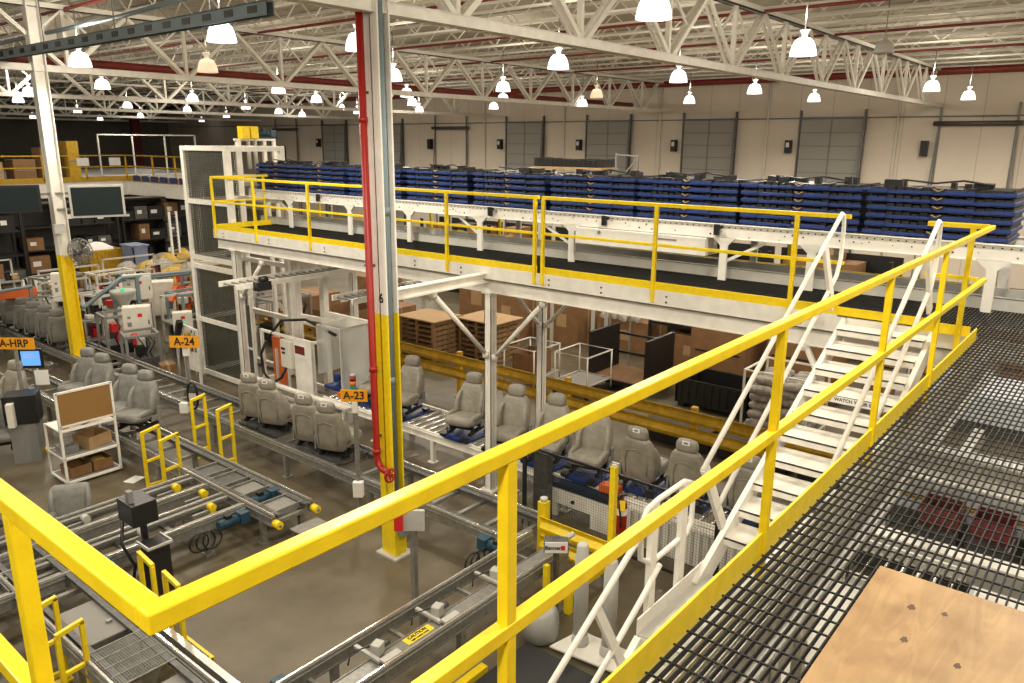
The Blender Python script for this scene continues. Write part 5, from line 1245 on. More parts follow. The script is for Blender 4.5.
# ================================================================ FAR LEFT AREA
# wall screen on the column
t = thing('wall_screen', 'large flat screen with pale bezel mounted on the far column', 'screen', (7.55, 18.55, 4.0))
def rbox(b, c, rz, u0, u1, v0, v1, z0, z1):
    ca, sa = math.cos(rz), math.sin(rz)
    vs = [(c[0] + u * ca - v * sa, c[1] + u * sa + v * ca, z) for u in (u0, u1) for v in (v0, v1) for z in (z0, z1)]
    return b.add(vs, [(0, 1, 3, 2), (4, 6, 7, 5), (0, 4, 5, 1), (2, 3, 7, 6), (0, 2, 6, 4), (1, 5, 7, 3)])
c = (7.62, 18.35); a = R(-20)
rbox(MB(), c, a, -.55, .55, -.04, .06, 3.66, 4.38).build('bezel', 'palegrey', t, .006)
rbox(MB(), c, a, -.50, .50, -.048, -.04, 3.71, 4.33).build('display', 'darkscreen', t)
MB().bar((7.6, 18.35, 4.2), (6.9, 18.75, 4.2), .05).bar((7.6, 18.35, 3.85), (6.9, 18.75, 3.85), .05).build('arm', 'steel', t)
t = thing('wall_screen', 'large black screen mounted on the outer side of the far column', 'screen', (6.0, 18.6, 4.1))
c = (5.95, 18.5); rbox(MB(), c, a, -.65, .55, -.03, .05, 3.85, 4.42).build('bezel', 'black', t); rbox(MB(), c, a, -.6, .5, -.038, -.03, 3.9, 4.37).build('display', 'darkscreen', t)
MB().bar((6.2, 18.5, 4.2), (6.8, 18.75, 4.2), .05).build('arm', 'steel', t)
t = thing('column_fan', 'round grey cage fan clamped to the far column above its yellow foot', 'fan', (6.85, 18.4, 2.95))
def fan(cx, cy, cz, r, az):
    d = Vector((math.cos(az), math.sin(az), 0)); u = Vector((-d.y, d.x, 0)); b = MB()
    for off_, rr in ((-.09, .55), (-.05, .85), (0, 1), (.06, .8)):
        b.tube([Vector((cx, cy, cz)) + d * off_ + (u * math.cos(q) + Vector((0, 0, 1)) * math.sin(q)) * r * rr for q in [2 * PI * i / 20 for i in range(20)]], .008, 5, closed=True)
    for k in range(20):
        q = 2 * PI * k / 20; e = u * math.cos(q) + Vector((0, 0, 1)) * math.sin(q); o = Vector((cx, cy, cz))
        b.tube([o - d * .1, o - d * .09 + e * r * .55, o - d * .05 + e * r * .85, o + e * r, o + d * .06 + e * r * .8, o + d * .08], .006, 5)
    b.build('guard', 'steel', t)
    b = MB(); o = Vector((cx, cy, cz))
    for k in range(3):
        q = 2 * PI * k / 3; e = u * math.cos(q) + Vector((0, 0, 1)) * math.sin(q); g = u * -math.sin(q) + Vector((0, 0, 1)) * math.cos(q)
        vs = [o + e * .05 - g * .04 - d * .02, o + e * r * .8 - g * .10 - d * .03, o + e * r * .8 + g * .12 + d * .02, o + e * .05 + g * .05 + d * .02]
        b.add(vs + [v + d * .006 for v in vs], [(0, 1, 2, 3), (7, 6, 5, 4), (0, 4, 5, 1), (1, 5, 6, 2), (2, 6, 7, 3), (3, 7, 4, 0)])
    b.build('blade', 'grey', t)
    MB().tube([o - d * .04, o + d * .16], .06, 12).build('motor', 'darksteel', t)
fan(7.12, 18.35, 2.93, .30, R(215))
MB().bar((7.1, 18.45, 2.93), (6.9, 18.75, 2.8), .04).build('bracket', 'paper', t)
# enclosures and racks
def cabinet(x, y, z, w, d, h, rz, label, legs=True, m='cream', btn=0, marks=True):
    t = thing('control_cabinet', label, 'cabinet', (x, y, 0))
    rbox(MB(), (x, y), rz, -w / 2, w / 2, -d / 2, d / 2, z, z + h).build('body', m, t, .006)
    b = MB(); rbox(b, (x, y), rz, -w / 2 + .02, w / 2 - .02, -d / 2 - .014, -d / 2 - .001, z + .02, z + h - .02); dr = b.build('door', m, t)
    b = MB(); rbox(b, (x, y), rz, w / 2 - .07, w / 2 - .045, -d / 2 - .03, -d / 2 - .013, z + h * .4, z + h * .55); b.build('handle', 'black', dr)
    if marks:
        b = MB(); rbox(b, (x, y), rz, .02, .12, -d / 2 - .018, -d / 2 - .0142, z + h * .66, z + h * .78); b.build('warning_mark', 'redink', t)
        b = MB(); rbox(b, (x, y), rz, -w * .35, -w * .2, -d / 2 - .018, -d / 2 - .0142, z + h * .35, z + h * .5); rbox(b, (x, y), rz, -w * .33, -w * .22, -d / 2 - .018, -d / 2 - .0142, z + h * .62, z + h * .70); b.build('gauge', 'grey', t)
    if btn:
        b = MB(); rbox(b, (x, y), rz, -.03, .05, -d / 2 - .03, -d / 2 - .014, z + h * .82, z + h * .9); b.build('red_button', 'redink', t)
        b = MB(); rbox(b, (x, y), rz, -.03, .06, -d / 2 - .03, -d / 2 - .014, z + h * .62, z + h * .73); b.build('green_lamp', 'green', t)
    if legs:
        b = MB()
        for u in (-w / 2 + .03, w / 2 - .03):
            for v in (-d / 2 + .03, d / 2 - .03): rbox(b, (x, y), rz, u - .02, u + .02, v - .02, v + .02, 0, z)
        b.build('leg', 'palegrey', t)
    return t
A0 = R(-28)
cabinet(8.32, 18.62, .75, .62, .34, .72, A0, 'white electrical cabinet with red mark on a stand behind the frontmost floor seats')
cabinet(8.60, 16.95, .72, .42, .25, .8, A0, 'white control cabinet with red and green buttons behind sign A-24', btn=1, marks=False)
cabinet(8.0, 22.0, 1.2, .5, .3, .75, A0, 'white control cabinet just past the far column beside the orange-lettered machine')
cabinet(9.4, 20.8, 1.2, .7, .4, .65, A0, 'pale cabinet with red top lamp behind the grey conduit gantry')
cabinet(8.7, 19.9, .6, .5, .4, .6, A0, 'pale machine housing with rounded hopper beside the far column foot', marks=False)
cabinet(10.8, 22.5, .3, .8, .5, 1.0, A0, 'cream machine cabinet topped by orange cover, by the lift cage', marks=False)
t = thing('hopper', 'pale plastic hopper over the machine beside the far column foot', 'hopper', (8.5, 19.9, 1.25))
MB().lathe([(.1, 0), (.14, .1), (.3, .35), (.32, .42), (.3, .44)], (8.6, 19.9, 1.22), 18).build('cone', 'palegrey', t); MB().tube([(8.5, 19.75, 1.66), (8.56, 19.7, 1.7)], .05, 8).build('lamp', 'green', t)
t = thing('orange_machine', 'orange-topped robot pedestal between cream cabinet and lift cage', 'machine', (10.9, 21.2, 0))
MB().lathe([(.26, 0), (.24, .1), (.14, .18), (.13, .7), (.2, .78), (.24, .9), (.22, 1.08), (.1, 1.16)], (10.9, 21.2, 0), 18).build('pedestal', 'orange', t)
MB().bar((10.9, 21.2, 1.05), (10.5, 20.9, 1.35), .18).bar((10.5, 20.9, 1.35), (10.15, 20.6, 1.0), .13).build('arm', 'orange', t); MB().cbox(10.1, 20.58, .92, .14, .14, .18).build('gripper', 'darksteel', t)
t = thing('scanner_cradle', 'dark hand scanner with yellow grip hung in a white frame by sign A-24', 'scanner', (8.5, 16.2, 0))
b = MB(); b.bar((8.35, 16.5, 0), (8.35, 16.5, 1.35), .05).bar((8.35, 15.9, 0), (8.35, 15.9, 1.3), .05).bar((8.35, 16.5, 1.32), (8.35, 15.9, 1.28), .05).bar((8.35, 16.5, .35), (8.35, 15.9, .35), .05).build('frame', 'white', t)
MB().box(8.33, 8.36, 15.92, 16.45, .4, .75).build('lower_panel', 'white', t)
MB().bar((8.25, 16.62, 1.0), (8.22, 16.35, 1.45), .12, .1).build('scanner_body', 'black', t); MB().bar((8.28, 16.2, .8), (8.26, 16.15, 1.2), .1, .1).build('grip', 'dullyellow', t)
carton(8.1, 16.9, 0, .32, .34, .4, -.3, 'small brown cardboard box on the floor below sign A-24')
# conduit gantries over the line
t = thing('pipe_gantry', 'grey conduit gantry running over the machines past the far column', 'gantry', (9.5, 20, 0))
b = MB(); b.tube([(7.35, 19.2, 1.5), (8.9, 20.6, 1.85), (12.0, 20.6, 1.75)], .045, 8).tube([(7.35, 19.35, 1.42), (8.95, 20.75, 1.75), (12.0, 20.75, 1.66)], .03, 8).build('rail', 'conduit', t)
b = MB()
for x, y, z in ((8.6, 20.4, 1.8), (9.3, 20.6, 1.84), (10.9, 20.6, 1.78)): b.bar((x, y, 0), (x, y, z), .09)
b.build('upright', 'conduit', t)
t = thing('pipe_gantry', 'grey conduit gantry over the far seats on the outer side of the column', 'gantry', (6, 21, 0))
MB().tube([(4.2, 21.2, 1.75), (6.2, 21.2, 1.78), (7.0, 21.2, 1.82)], .04, 8).build('rail', 'conduit', t)
b = MB()
for x in (4.5, 6.0, 6.95): b.bar((x, 21.2, 0), (x, 21.2, 1.78), .07)
b.build('upright', 'steel', t)
t = thing('yellow_pipework', 'thin yellow pipe frame in front of the bagged parts', 'frame', (11, 21.6, 0))
b = MB()
for x in (10.1, 11.0, 11.9): b.tube([(x, 21.9, 0), (x, 21.9, 1.65)], .025, 6)
b.tube([(10.1, 21.9, 1.62), (11.0, 21.9, 1.64), (11.9, 21.9, 1.6)], .025, 6).build('pipes', 'dullyellow', t)
# racks of frames and loose white seat shells at far left
random.seed(21)
for k, (x, y, w, h, lab) in enumerate(((7.3, 27.2, 1.4, 1.5, 'white curved tube rack at the far end of the seat line'), (9.0, 26.0, 1.1, 1.3, 'white tube rack in front of the black bins'), (5.6, 25.2, 1.0, 1.4, 'white tube rack near the picture edge before the black bins'), (10.9, 24.4, .9, 1.2, 'white tube rack between machines and bagged parts'))):
    t = thing('tube_rack', lab, 'rack', (x, y, 0)); b = MB()
    for q in range(7):
        u = x - w / 2 + q * w / 6; b.tube([(u, y - .25, 0), (u, y - .28, h * .7), (u, y - .1, h), (u, y + .25, h * .95), (u, y + .3, 0)], .03, 6)
    for z in (.3, h * .65): b.tube([(x - w / 2, y - .28, z), (x + w / 2, y - .28, z)], .025, 6)
    b.build('hoops', 'cream', t)
    b = MB()
    for q in range(5): b.cbox(x - w / 2 + .15 + q * w / 5.5, y, .5 + .1 * (q % 2), .16, .4, .28, random.uniform(-.4, .4))
    b.build('hanging_part', ['grey', 'darksteel', 'black', 'maroon'][k], t)
def workbench(x, y, label, mats, n=9, seed=0, w=1.4, d=.7):
    t = thing('parts_bench', label, 'bench', (x, y, 0)); random.seed(seed)
    MB().box(x - w / 2, x + w / 2, y - d / 2, y + d / 2, .82, .86).box(x - w / 2, x + w / 2, y - d / 2, y + d / 2, .3, .33).build('shelf', 'floorboard', t)
    b = MB()
    for sx in (-1, 1):
        for sy in (-1, 1): b.bar((x + sx * (w / 2 - .03), y + sy * (d / 2 - .03), 0), (x + sx * (w / 2 - .03), y + sy * (d / 2 - .03), 1.5 if sy > 0 else .85), .05)
    b.bar((x - w / 2, y + d / 2 - .03, 1.48), (x + w / 2, y + d / 2 - .03, 1.48), .05).build('frame', 'palegrey', t)
    for q in range(n):
        u = x - w / 2 + .1 + (w - .2) * q / max(1, n - 1); s_ = random.uniform(.12, .22); hh = random.uniform(.1, .32)
        zz = .86 if q % 3 else .33
        bn = thing('parts_bin', 'small loose parts bin on the %s' % label[:48].rsplit(' ', 1)[0], 'bin', (u, y, zz), 'loose bins on the far work benches')
        b = MB(); ry = y + random.uniform(-.15, .15); T = .012
        b.box(u - s_ / 2, u + s_ / 2, ry - s_ / 2, ry + s_ / 2, zz, zz + T).box(u - s_ / 2, u - s_ / 2 + T, ry - s_ / 2, ry + s_ / 2, zz, zz + hh).box(u + s_ / 2 - T, u + s_ / 2, ry - s_ / 2, ry + s_ / 2, zz, zz + hh).box(u - s_ / 2, u + s_ / 2, ry - s_ / 2, ry - s_ / 2 + T, zz, zz + hh * .8).box(u - s_ / 2, u + s_ / 2, ry + s_ / 2 - T, ry + s_ / 2, zz, zz + hh).box(u - s_ / 2 + T, u + s_ / 2 - T, ry - s_ / 2 + T, ry + s_ / 2 - T, zz + hh * .5, zz + hh * .7)
        b.build('bin_shell', mats[q % len(mats)], bn)
workbench(8.6, 23.2, 'work bench with red and white bins behind the far seats', ['redink', 'paper', 'black', 'cream', 'grey'], 9, 1)
workbench(10.6, 23.4, 'work bench with black and cream bins by the cream machine cabinet', ['black', 'cream', 'redink', 'maroon'], 9, 2)
workbench(9.9, 18.9, 'work bench with dark parts behind the white electrical cabinet', ['darksteel', 'cream', 'dullyellow', 'black'], 8, 3)
workbench(12.1, 24.2, 'work bench with red parts in front of the bagged yellow parts', ['redink', 'paper', 'grey', 'maroon', 'dullyellow'], 9, 4)
workbench(6.2, 23.4, 'work bench with black parts by the outer gantry', ['black', 'grey', 'cream'], 8, 5)
workbench(3.9, 22.6, 'work bench at the picture edge with grey parts', ['grey', 'black', 'steel'], 8, 6)
workbench(7.6, 30.3, 'work bench with dark bins before the black shelving', ['black', 'grey', 'cream', 'card'], 9, 8)
workbench(9.6, 25.4, 'work bench with black and brown parts behind the cabinets row', ['black', 'card', 'redink', 'grey'], 9, 11, 1.8, .8)
workbench(11.9, 26.4, 'work bench with dark parts before the amber film-wrapped crates', ['black', 'darksteel', 'cream', 'maroon'], 9, 12, 1.8, .8)
workbench(7.9, 20.9, 'work bench with red and black parts right behind the far column', ['redink', 'black', 'cream'], 8, 13, 1.1, .6)
workbench(9.5, 21.9, 'work bench with white and brown parts behind the hopper', ['paper', 'card', 'black'], 8, 14, 1.3, .6)
workbench(5.2, 27.6, 'work bench with dark bins by the outer white tube rack', ['black', 'maroon', 'grey'], 9, 15, 1.8, .8)
workbench(11.8, 19.6, 'work bench with dark parts beside the lift cage front', ['black', 'maroon', 'card', 'grey'], 8, 16, 1.2, .6)
workbench(8.2, 28.7, 'work bench with brown cartons behind the white tube racks', ['card', 'black', 'card2'], 9, 17, 1.8, .8)
tag(MB().cbox(6.9, 22.0, 1.55, .9, .05, .22).build('lit_letter_board', 'orange'), 'orange letter board on the machine just outside the far column', 'sign').name = 'orange_board'
# yellow and blue-grey bins, bagged yellow parts
t = thing('yellow_bin', 'yellow plastic bin with white bags on top behind the fan', 'bin', (13.0, 31.4, 0))
b = MB(); x, y = 12.9, 31.4; b.box(x - .65, x + .65, y - .5, y + .5, .1, .15)
for s_ in (-1, 1): b.box(x + s_ * .63 - .02, x + s_ * .63 + .02, y - .5, y + .5, .1, 1.25).box(x - .65, x + .65, y + s_ * .48 - .02, y + s_ * .48 + .02, .1, 1.25)
for q in range(9): b.box(x - .62 + q * .15, x - .57 + q * .15, y - .53, y - .5, .15, 1.2)
b.build('bin_wall', 'dullyellow', t); MB().box(x - .6, x + .6, y - .45, y - .3, 0, .1).box(x - .6, x + .6, y + .3, y + .45, 0, .1).build('runner', 'dullyellow', t)
b = MB().loft([(12.9, 31.4, 1.1, .8, 1.1), (12.85, 31.4, 1.3, .7, 1.0), (12.8, 31.45, 1.48, .3, .5), (12.8, 31.45, 1.52, .1, .1)], 14); tag(b.build('white_bag', 'paper'), 'white crumpled bags piled in the yellow bin', 'bag')
t = thing('slate_bin', 'tall slate-blue bin standing beside the yellow bin', 'bin', (13.75, 30.3, 0))
b = MB(); x, y = 13.75, 30.3; b.box(x - .3, x + .3, y - .5, y + .5, .05, .1)
for s_ in (-1, 1): b.box(x + s_ * .28 - .02, x + s_ * .28 + .02, y - .5, y + .5, .05, 1.4).box(x - .3, x + .3, y + s_ * .48 - .02, y + s_ * .48 + .02, .05, 1.4)
b.box(x - .33, x + .33, y - .53, y + .53, 1.38, 1.44).box(x - .27, x + .27, y - .46, y + .46, 1.2, 1.22).build('bin_wall', 'bluebin', t)
random.seed(33)
for k in range(20):
    x = 12.9 + (k % 5) * .42 + (k // 5) * .95 + random.uniform(-.1, .1); y = 28.6 + (k // 5) * 1.0 + random.uniform(-.15, .15) - (k % 5) * .75 + .6
    t = thing('bagged_crate', 'crate of parts wrapped in amber film, in the heap beside the lift cage', 'crate', (x, y, 0), 'amber film-wrapped crates beside the lift cage')
    h = random.uniform(.5, .95)
    MB().cbox(x, y, h * .3, .8, .8, h * .6, random.uniform(-.3, .3)).build('crate', 'card', t, .01)
    b = MB().loft([(x, y, h * .35, .86, .86), (x + .03, y, h * .75, .82, .85), (x, y + .04, h * .98, .6, .5), (x + .05, y, h * 1.1, .2, .25), (x + .05, y, h * 1.12, .08, .08)], 16, .7)
    b.build('film_wrap', 'yelbag' if k % 3 else 'glove', t)
# tall black shelving with cartons behind
def shelving(x, y, w, label, seed, h=2.9, d=1.0):
    t = thing('storage_shelving', label, 'shelving', (x, y, 0)); b = MB()
    for sx in (-1, 1):
        for sy in (-1, 1): b.bar((x + sx * w / 2, y + sy * d / 2, 0), (x + sx * w / 2, y + sy * d / 2, h), .09)
    b.build('upright', 'black', t); b = MB()
    for z in (.15, 1.05, 1.95, h - .05): b.box(x - w / 2, x + w / 2, y - d / 2, y + d / 2, z, z + .06)
    b.build('shelf', 'black', t); MB().box(x - w / 2, x + w / 2, y + d / 2, y + d / 2 + .02, .1, h).build('back_panel', 'black', t)
    random.seed(seed)
    for z in (.21, 1.11, 2.01):
        u = x - w / 2 + .1
        while u < x + w / 2 - .6:
            ww = random.uniform(.45, .8); hh = random.uniform(.3, .68)
            if random.random() < .75:
                c_ = thing('storage_carton', 'carton or tote stored in the %s' % label[:40].rsplit(' ', 1)[0], 'box', (u + ww / 2, y, z), 'cartons stored in the black shelving')
                MB().box(u, u + ww - .05, y - d / 2 + .05, y + d / 2 - .1, z, z + hh).build('carton', random.choice(['card', 'black', 'maroon', 'black', 'darksteel', 'black']), c_)
                MB().box(u + .1, u + ww * .5, y - d / 2 + .042, y - d / 2 + .05, z + hh * .4, z + hh * .7).build('label', 'paper', c_)
            u += ww
    return t
shelving(9.0, 33.4, 3.6, 'black shelving below the outer black screen', 1)
shelving(12.9, 34.2, 3.6, 'black shelving behind the flat wall screen', 2)
shelving(16.9, 34.6, 3.6, 'black shelving between the screen and the lift cage', 3)
shelving(5.0, 32.6, 3.4, 'black shelving at the far picture edge', 4)
t = thing('stencilled_upright', 'white stencilled rack upright standing before the black shelving', 'upright', (15.9, 31.2, 0))
MB().bar((15.7, 31.2, 0), (15.7, 31.2, 2.5), .08).bar((16.0, 31.2, 0), (16.0, 31.2, 2.5), .08).build('rail', 'paper', t)
b = MB()
for k in range(16): b.bar((15.7, 31.2, .1 + k * .15), (16.0, 31.2, .1 + k * .15), .05)
b.build('rung', 'black', t)
# black equipment and lit monitor on the near left line
t = thing('lit_monitor', 'small monitor with glowing blue screen beside sign A-HRP', 'monitor', (4.85, 15.3, 0))
rbox(MB(), (4.85, 15.3), R(-45), -.2, .2, 0, .05, 1.32, 1.68).build('bezel', 'black', t, .008); rbox(MB(), (4.85, 15.3), R(-45), -.16, .16, -.006, 0, 1.37, 1.64).build('display', 'screen', t)
b = MB(); rbox(b, (4.85, 15.3), R(-45), -.12, .12, -.009, -.006, 1.52, 1.535); rbox(b, (4.85, 15.3), R(-45), -.12, .05, -.009, -.006, 1.57, 1.58); b.build('screen_text', 'paper', t)
MB().bar((4.9, 15.38, 0), (4.9, 15.38, 1.4), .05).build('pole', 'steel', t); rbox(MB(), (4.95, 15.2), R(-45), -.12, .12, 0, .01, 1.0, 1.28).build('hanging_sheet', 'paper', t)
t = thing('terminal_cabinet', 'black boxy terminal with angled top below the lit monitor', 'terminal', (4.35, 14.4, 0))
MB().cbox(4.3, 14.3, .95, .5, .4, .5, R(-30)).build('hood', 'black', t, .01); MB().cbox(4.3, 14.3, .35, .4, .35, .7, R(-30)).build('stand', 'grey', t); MB().cbox(4.1, 14.2, .9, .1, .3, .4, R(-30)).build('side_panel', 'cream', t)
workbench(3.3, 14.8, 'steel bench with brown cartons at the picture edge by sign A-HRP', ['card', 'grey', 'cream'], 6, 9, 1.0, .7)
workbench(3.35, 16.9, 'steel bench with yellow tray at the picture edge beyond sign A-HRP', ['dullyellow', 'cream', 'steel'], 8, 10, 1.4, .7)
t = tag(MB().bar((4.52, 14.7, .03), (4.66, 14.3, .03), .12, .05).build('yellow_wedge', 'yellow'), 'yellow wedge lying on the floor behind the corkboard trolley', 'wedge')

def station(x, y, rz, w, d, h, cols, label):
    """dense assembly station: dark base, open frame, tool boxes, hoses"""
    t = thing('assembly_station', label, 'machine', (x, y, 0)); random.seed(int(x * 10 + y * 7))
    rbox(MB(), (x, y), rz, -w / 2, w / 2, -d / 2, d / 2, .08, h * .45).build('base_cabinet', cols[0], t, .01)
    b = MB()
    for u in (-w / 2, w / 2):
        for v in (-d / 2, d / 2): rbox(b, (x, y), rz, u - .03, u + .03, v - .03, v + .03, 0, h)
    rbox(b, (x, y), rz, -w / 2, w / 2, -d / 2 - .03, -d / 2 + .03, h - .06, h); rbox(b, (x, y), rz, -w / 2, w / 2, d / 2 - .03, d / 2 + .03, h - .06, h)
    rbox(b, (x, y), rz, -w / 2 - .03, -w / 2 + .03, -d / 2, d / 2, h - .06, h); rbox(b, (x, y), rz, w / 2 - .03, w / 2 + .03, -d / 2, d / 2, h - .06, h)
    b.build('frame', cols[1], t)
    for k in range(5):
        u = random.uniform(-w / 2 + .1, w / 2 - .2); v = random.uniform(-d / 2, 0); z = random.uniform(h * .45, h * .8); m = cols[2 + k % (len(cols) - 2)]
        b = MB(); rbox(b, (x, y), rz, u, u + random.uniform(.1, .25), v, v + .2, z, z + random.uniform(.1, .25)); b.build('tool_box', m, t)
    b = MB(); ca, sa = math.cos(rz), math.sin(rz)
    for k in range(3):
        u = random.uniform(-w / 2, w / 2); X_, Y_ = x + u * ca + d / 2 * sa, y + u * sa - d / 2 * ca
        b.tube([(X_, Y_, h), (X_ + .1, Y_ - .1, h * .8), (X_ - .05, Y_ - .12, h * .6), (X_ + .05, Y_, h * .45)], .018, 5)
    b.build('hose', 'black', t)
for k, (x, y, w, h, cols) in enumerate(((8.0, 17.9, .7, 1.0, ['darksteel', 'grey', 'cream', 'black', 'redink']), (8.1, 19.0, .9, 1.3, ['black', 'steel', 'cream', 'redink', 'grey']), (9.5, 17.6, .9, 1.2, ['maroon', 'steel', 'orange', 'black', 'dullyellow']),
        (10.2, 19.4, 1.1, 1.5, ['black', 'conduit', 'cream', 'maroon']), (8.9, 21.4, 1.1, 1.4, ['darksteel', 'cream', 'redink', 'black', 'paper']), (11.9, 21.2, 1.2, 1.5, ['black', 'dullyellow', 'orange', 'maroon']), (7.8, 22.4, 1.0, 1.4, ['black', 'steel', 'cream', 'grey']),
        (10.4, 24.8, 1.2, 1.4, ['darksteel', 'cream', 'black', 'redink']), (8.8, 24.6, 1.2, 1.5, ['black', 'steel', 'card', 'paper']), (6.9, 25.8, 1.2, 1.5, ['black', 'cream', 'grey']), (12.2, 22.9, 1.2, 1.4, ['black', 'steel', 'card', 'redink']), (11.9, 17.8, 1.2, 1.3, ['black', 'grey', 'maroon', 'card']),
        (5.9, 22.6, 1.0, 1.4, ['darksteel', 'steel', 'black', 'cream']), (4.6, 24.2, 1.1, 1.4, ['black', 'cream', 'grey']))):
    station(x, y, R(-15 + (k * 37) % 30), w, .7, h, cols, ['dark assembly station by the small brown box under sign A-24', 'black assembly station with red tool right behind the white electrical cabinet', 'maroon-based assembly station behind sign A-24', 'black assembly station under the grey gantry', 'dark assembly station with cream frame past the hopper',
        'black assembly station with yellow frame beside the orange pedestal', 'black assembly station just past the far column', 'dark cream-framed assembly station before the film-wrapped crates', 'black steel-framed assembly station before the white tube rack', 'black cream-framed assembly station on the outer side of the column',
        'black assembly station with brown parts by the cream machine cabinet', 'black assembly station hidden behind the lift cage front', 'dark assembly station under the outer gantry', 'black cream-framed assembly station near the picture edge'][k])

# ---- the far yellow-railed platform
t = thing('far_platform', 'white-fronted platform with yellow edge deep in the hall on the left', 'platform', (8, 38, 0))
MB().box(-8.9, 17.2, 37.6, 52, 3.42, 3.58).box(17.2, 24, 31.0, 52, 3.42, 3.58).build('deck', 'grey', t)
MB().box(-8.9, 17.2, 37.5, 37.6, 2.85, 3.5).box(17.1, 17.2, 31.0, 37.6, 2.85, 3.5).build('fascia', 'white', t)
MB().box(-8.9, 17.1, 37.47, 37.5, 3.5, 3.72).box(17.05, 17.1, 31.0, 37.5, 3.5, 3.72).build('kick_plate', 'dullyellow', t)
b = MB()
for x in (-6, -1, 4, 9, 14): b.bar((x, 37.8, 0), (x, 37.8, 3.4), .2)
for y in (32, 35): b.bar((17.4, y, 0), (17.4, y, 3.4), .2)
b.build('leg', 'white', t)
t = thing('platform_railing', 'yellow railing along the front of the far platform', 'railing', (8, 37.5, 3.6))
b = MB()
for z in (4.65, 4.15): b.bar((-8.5, 37.5, z), (17.1, 37.5, z), .05)
for z in (4.65, 4.15): b.bar((17.1, 37.5, z), (17.1, 31, z), .05)
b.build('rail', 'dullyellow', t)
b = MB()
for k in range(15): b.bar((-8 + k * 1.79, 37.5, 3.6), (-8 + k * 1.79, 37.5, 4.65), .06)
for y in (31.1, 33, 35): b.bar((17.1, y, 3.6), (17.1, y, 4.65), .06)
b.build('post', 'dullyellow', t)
for k in range(3):
    x = (8.6, 14.9, 16.3)[k]; tag(MB().box(x, x + .5, 37.44, 37.46, 4.2, 4.55).build('notice_board', 'paper'), ['white notice on the far platform railing beside the column', 'white notice on the far platform railing past the wall screen', 'white notice on the far platform railing at its corner'][k], 'notice')
b = MB()
for k in range(7): b.box(17.02, 17.04, 31.1 + k * .85, 31.75 + k * .85, 3.52, 3.76)
t = thing('panel_row', 'row of blue panels fixed along the side of the far platform', 'panel', (17, 34, 3.6)); b.build('panel', 'blue', t)
for x, w, h, m, lab in ((9.0, .7, 1.5, 'card', 'tall brown carton stack on the far platform outside the column'), (10.0, 1.4, 1.5, 'darksteel', 'dark machine on the far platform outside the column'), (13.3, .9, .9, 'card', 'brown cartons on the far platform behind the railing middle'), (14.4, .8, 1.4, 'card', 'brown carton beside the yellow locker on the far platform'), (15.4, .5, 1.7, 'dullyellow', 'yellow upright locker on the far platform'), (6.5, .8, 1.9, 'dullyellow', 'yellow locker on the far platform at the picture edge'), (12.2, .5, .8, 'card2', 'pale carton on the far platform next to the column')):
    t = thing('platform_load', lab, 'box', (x, 39.5, 3.58)); MB().box(x - w / 2, x + w / 2, 39, 40, 3.58, 3.58 + h).build('body', m, t, .01); MB().box(x - w / 2 + .05, x + w / 2 - .05, 38.985, 39, 3.58 + h * .45, 3.58 + h * .5).build('band', 'grey', t)
t = thing('wire_partition', 'pale wire partition frame standing on the far platform', 'partition', (19, 38.6, 3.6)); b = MB()
for x in (16.4, 18.0, 19.6, 21.2): b.bar((x, 38.6, 3.6), (x, 38.6, 5.6), .06)
for z in (5.58, 3.7): b.bar((16.4, 38.6, z), (21.2, 38.6, z), .06)
b.build('frame', 'palegrey', t)
struct(MB().box(30.0, 30.6, 64, 64.5, 0, ROOF).build('trim_40', 'maroon')); struct(MB().box(19.0, 19.6, 66, 66.5, 0, ROOF).build('trim_41', 'maroon'))

# ================================================================ BELOW THE NEAR GRATING
conveyor('floor_conveyor', 'pale roller conveyor seen through the grating, first band beyond the plywood', 'x', 4.2, 10.5, -1.0, -.25, .78, [5, 7.5, 10], rail='white', bedtype='plate', bed='palegrey')
def low(x0, x1, y0, y1, z, m, label, name='pale_machine'):
    t = thing(name, label, 'machine', ((x0 + x1) / 2, (y0 + y1) / 2, 0))
    MB().box(x0, x1, y0, y1, .25, z).build('housing', m, t, .01); MB().box(x0 + .05, x0 + .15, y0 + .05, y1 - .05, 0, .25).box(x1 - .15, x1 - .05, y0 + .05, y1 - .05, 0, .25).build('foot', 'darksteel', t)
    MB().box(x0 + .06, x1 - .06, y0 + .06, y1 - .06, z, z + .02).build('top_plate', 'bluewhite' if m == 'bluewhite' else 'white', t)
    return t
low(11.5, 13.0, -1.6, 3.0, .8, 'bluewhite', 'wide pale machine bed seen through the grating beyond the stair head')
low(16.2, 17.8, -1.0, 2.9, .8, 'bluewhite', 'second wide pale machine bed seen through the far grating')
low(9.85, 10.25, -.2, 2.4, .5, 'palegrey', 'pale machine housing seen through the grating beside the maroon crates')
for x, y, lab in ((10.75, 1.5, 'maroon crate with open top seen through the grating, first of two'), (10.75, .92, 'maroon crate with open top seen through the grating, second of two')):
    openbox(x, y, .55, .44, .44, .26, 0, lab, 'maroon', 'maroon_crate')
    tag(MB().box(x - .34, x + .34, y - .24, y + .24, 0, .54).build('crate_stand', 'darksteel'), 'dark stand below the ' + lab.replace(' with open top seen through the grating', ''), 'stand')
low(6.9, 8.6, -2.2, -1.2, .9, 'cream', 'cream machine cabinet seen through the grating past the plywood')
low(5.45, 7.9, 1.3, 2.72, .85, 'white', 'wide white machine bed on the floor below the white stair')
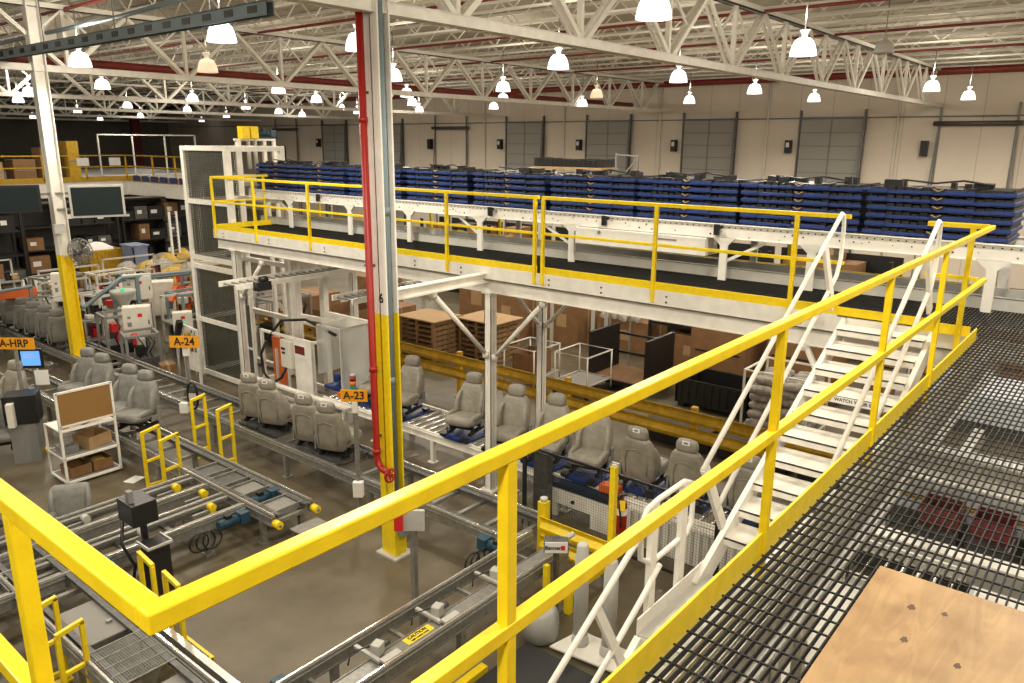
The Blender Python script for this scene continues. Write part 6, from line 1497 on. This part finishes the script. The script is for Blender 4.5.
low(3.0, 6.2, .2, .75, .55, 'palegrey', 'long pale machine housing seen through the grating beside the stair')
low(6.6, 9.2, .15, .9, .6, 'palegrey', 'pale machine housing seen through the grating near the stair head')
tag(MB().bar((15.6, 2.4, .04), (16.3, 2.75, .04), .08, .06).bar((15.0, 2.5, .04), (15.6, 2.4, .04), .08, .06).build('floor_curb', 'yellow'), 'yellow curb seen through the grating beyond the stair', 'curb')
tag(MB().box(13.2, 16.0, 1.75, 1.95, .0, .25).build('floor_duct', 'palegrey'), 'pale floor duct between the two machine beds below the grating', 'duct')
low(13.6, 15.0, -3.5, -.4, .9, 'cream', 'cream machine cabinet seen through the grating at the picture edge')

# ================================================================ CAMERA, WORLD, VIEW
cam = bpy.data.cameras.new('camera'); co = bpy.data.objects.new('camera', cam); C.objects.link(co)
cam.sensor_width = 36; cam.lens = 36 * 771.4 / 1024; cam.clip_start = .05; cam.clip_end = 300
pt, yw, ro = math.radians(14.51), math.radians(39.44), math.radians(.343)
fw = Vector((math.cos(yw) * math.cos(pt), math.sin(yw) * math.cos(pt), -math.sin(pt)))
rt = Vector((math.sin(yw), -math.cos(yw), 0)); up = rt.cross(fw)
r2 = rt * math.cos(ro) + up * math.sin(ro); u2 = up * math.cos(ro) - rt * math.sin(ro)
m4 = Matrix((r2, u2, -fw)).transposed().to_4x4(); m4.translation = Vector((0, 0, 5.36)); co.matrix_world = m4
sc.camera = co
w = bpy.data.worlds.new('world'); sc.world = w; w.use_nodes = True
w.node_tree.nodes['Background'].inputs[0].default_value = (.9, .85, .75, 1); w.node_tree.nodes['Background'].inputs[1].default_value = .05
sc.view_settings.view_transform = 'Standard'; sc.view_settings.look = 'None'; sc.view_settings.gamma = 1; sc.view_settings.use_curve_mapping = False
sc.view_settings.exposure = EXPO
sc.cycles.use_denoising = True; sc.cycles.max_bounces = 6; sc.cycles.transparent_max_bounces = 24; sc.cycles.caustics_reflective = False; sc.cycles.caustics_refractive = False
sc.cycles.sample_clamp_indirect = 4
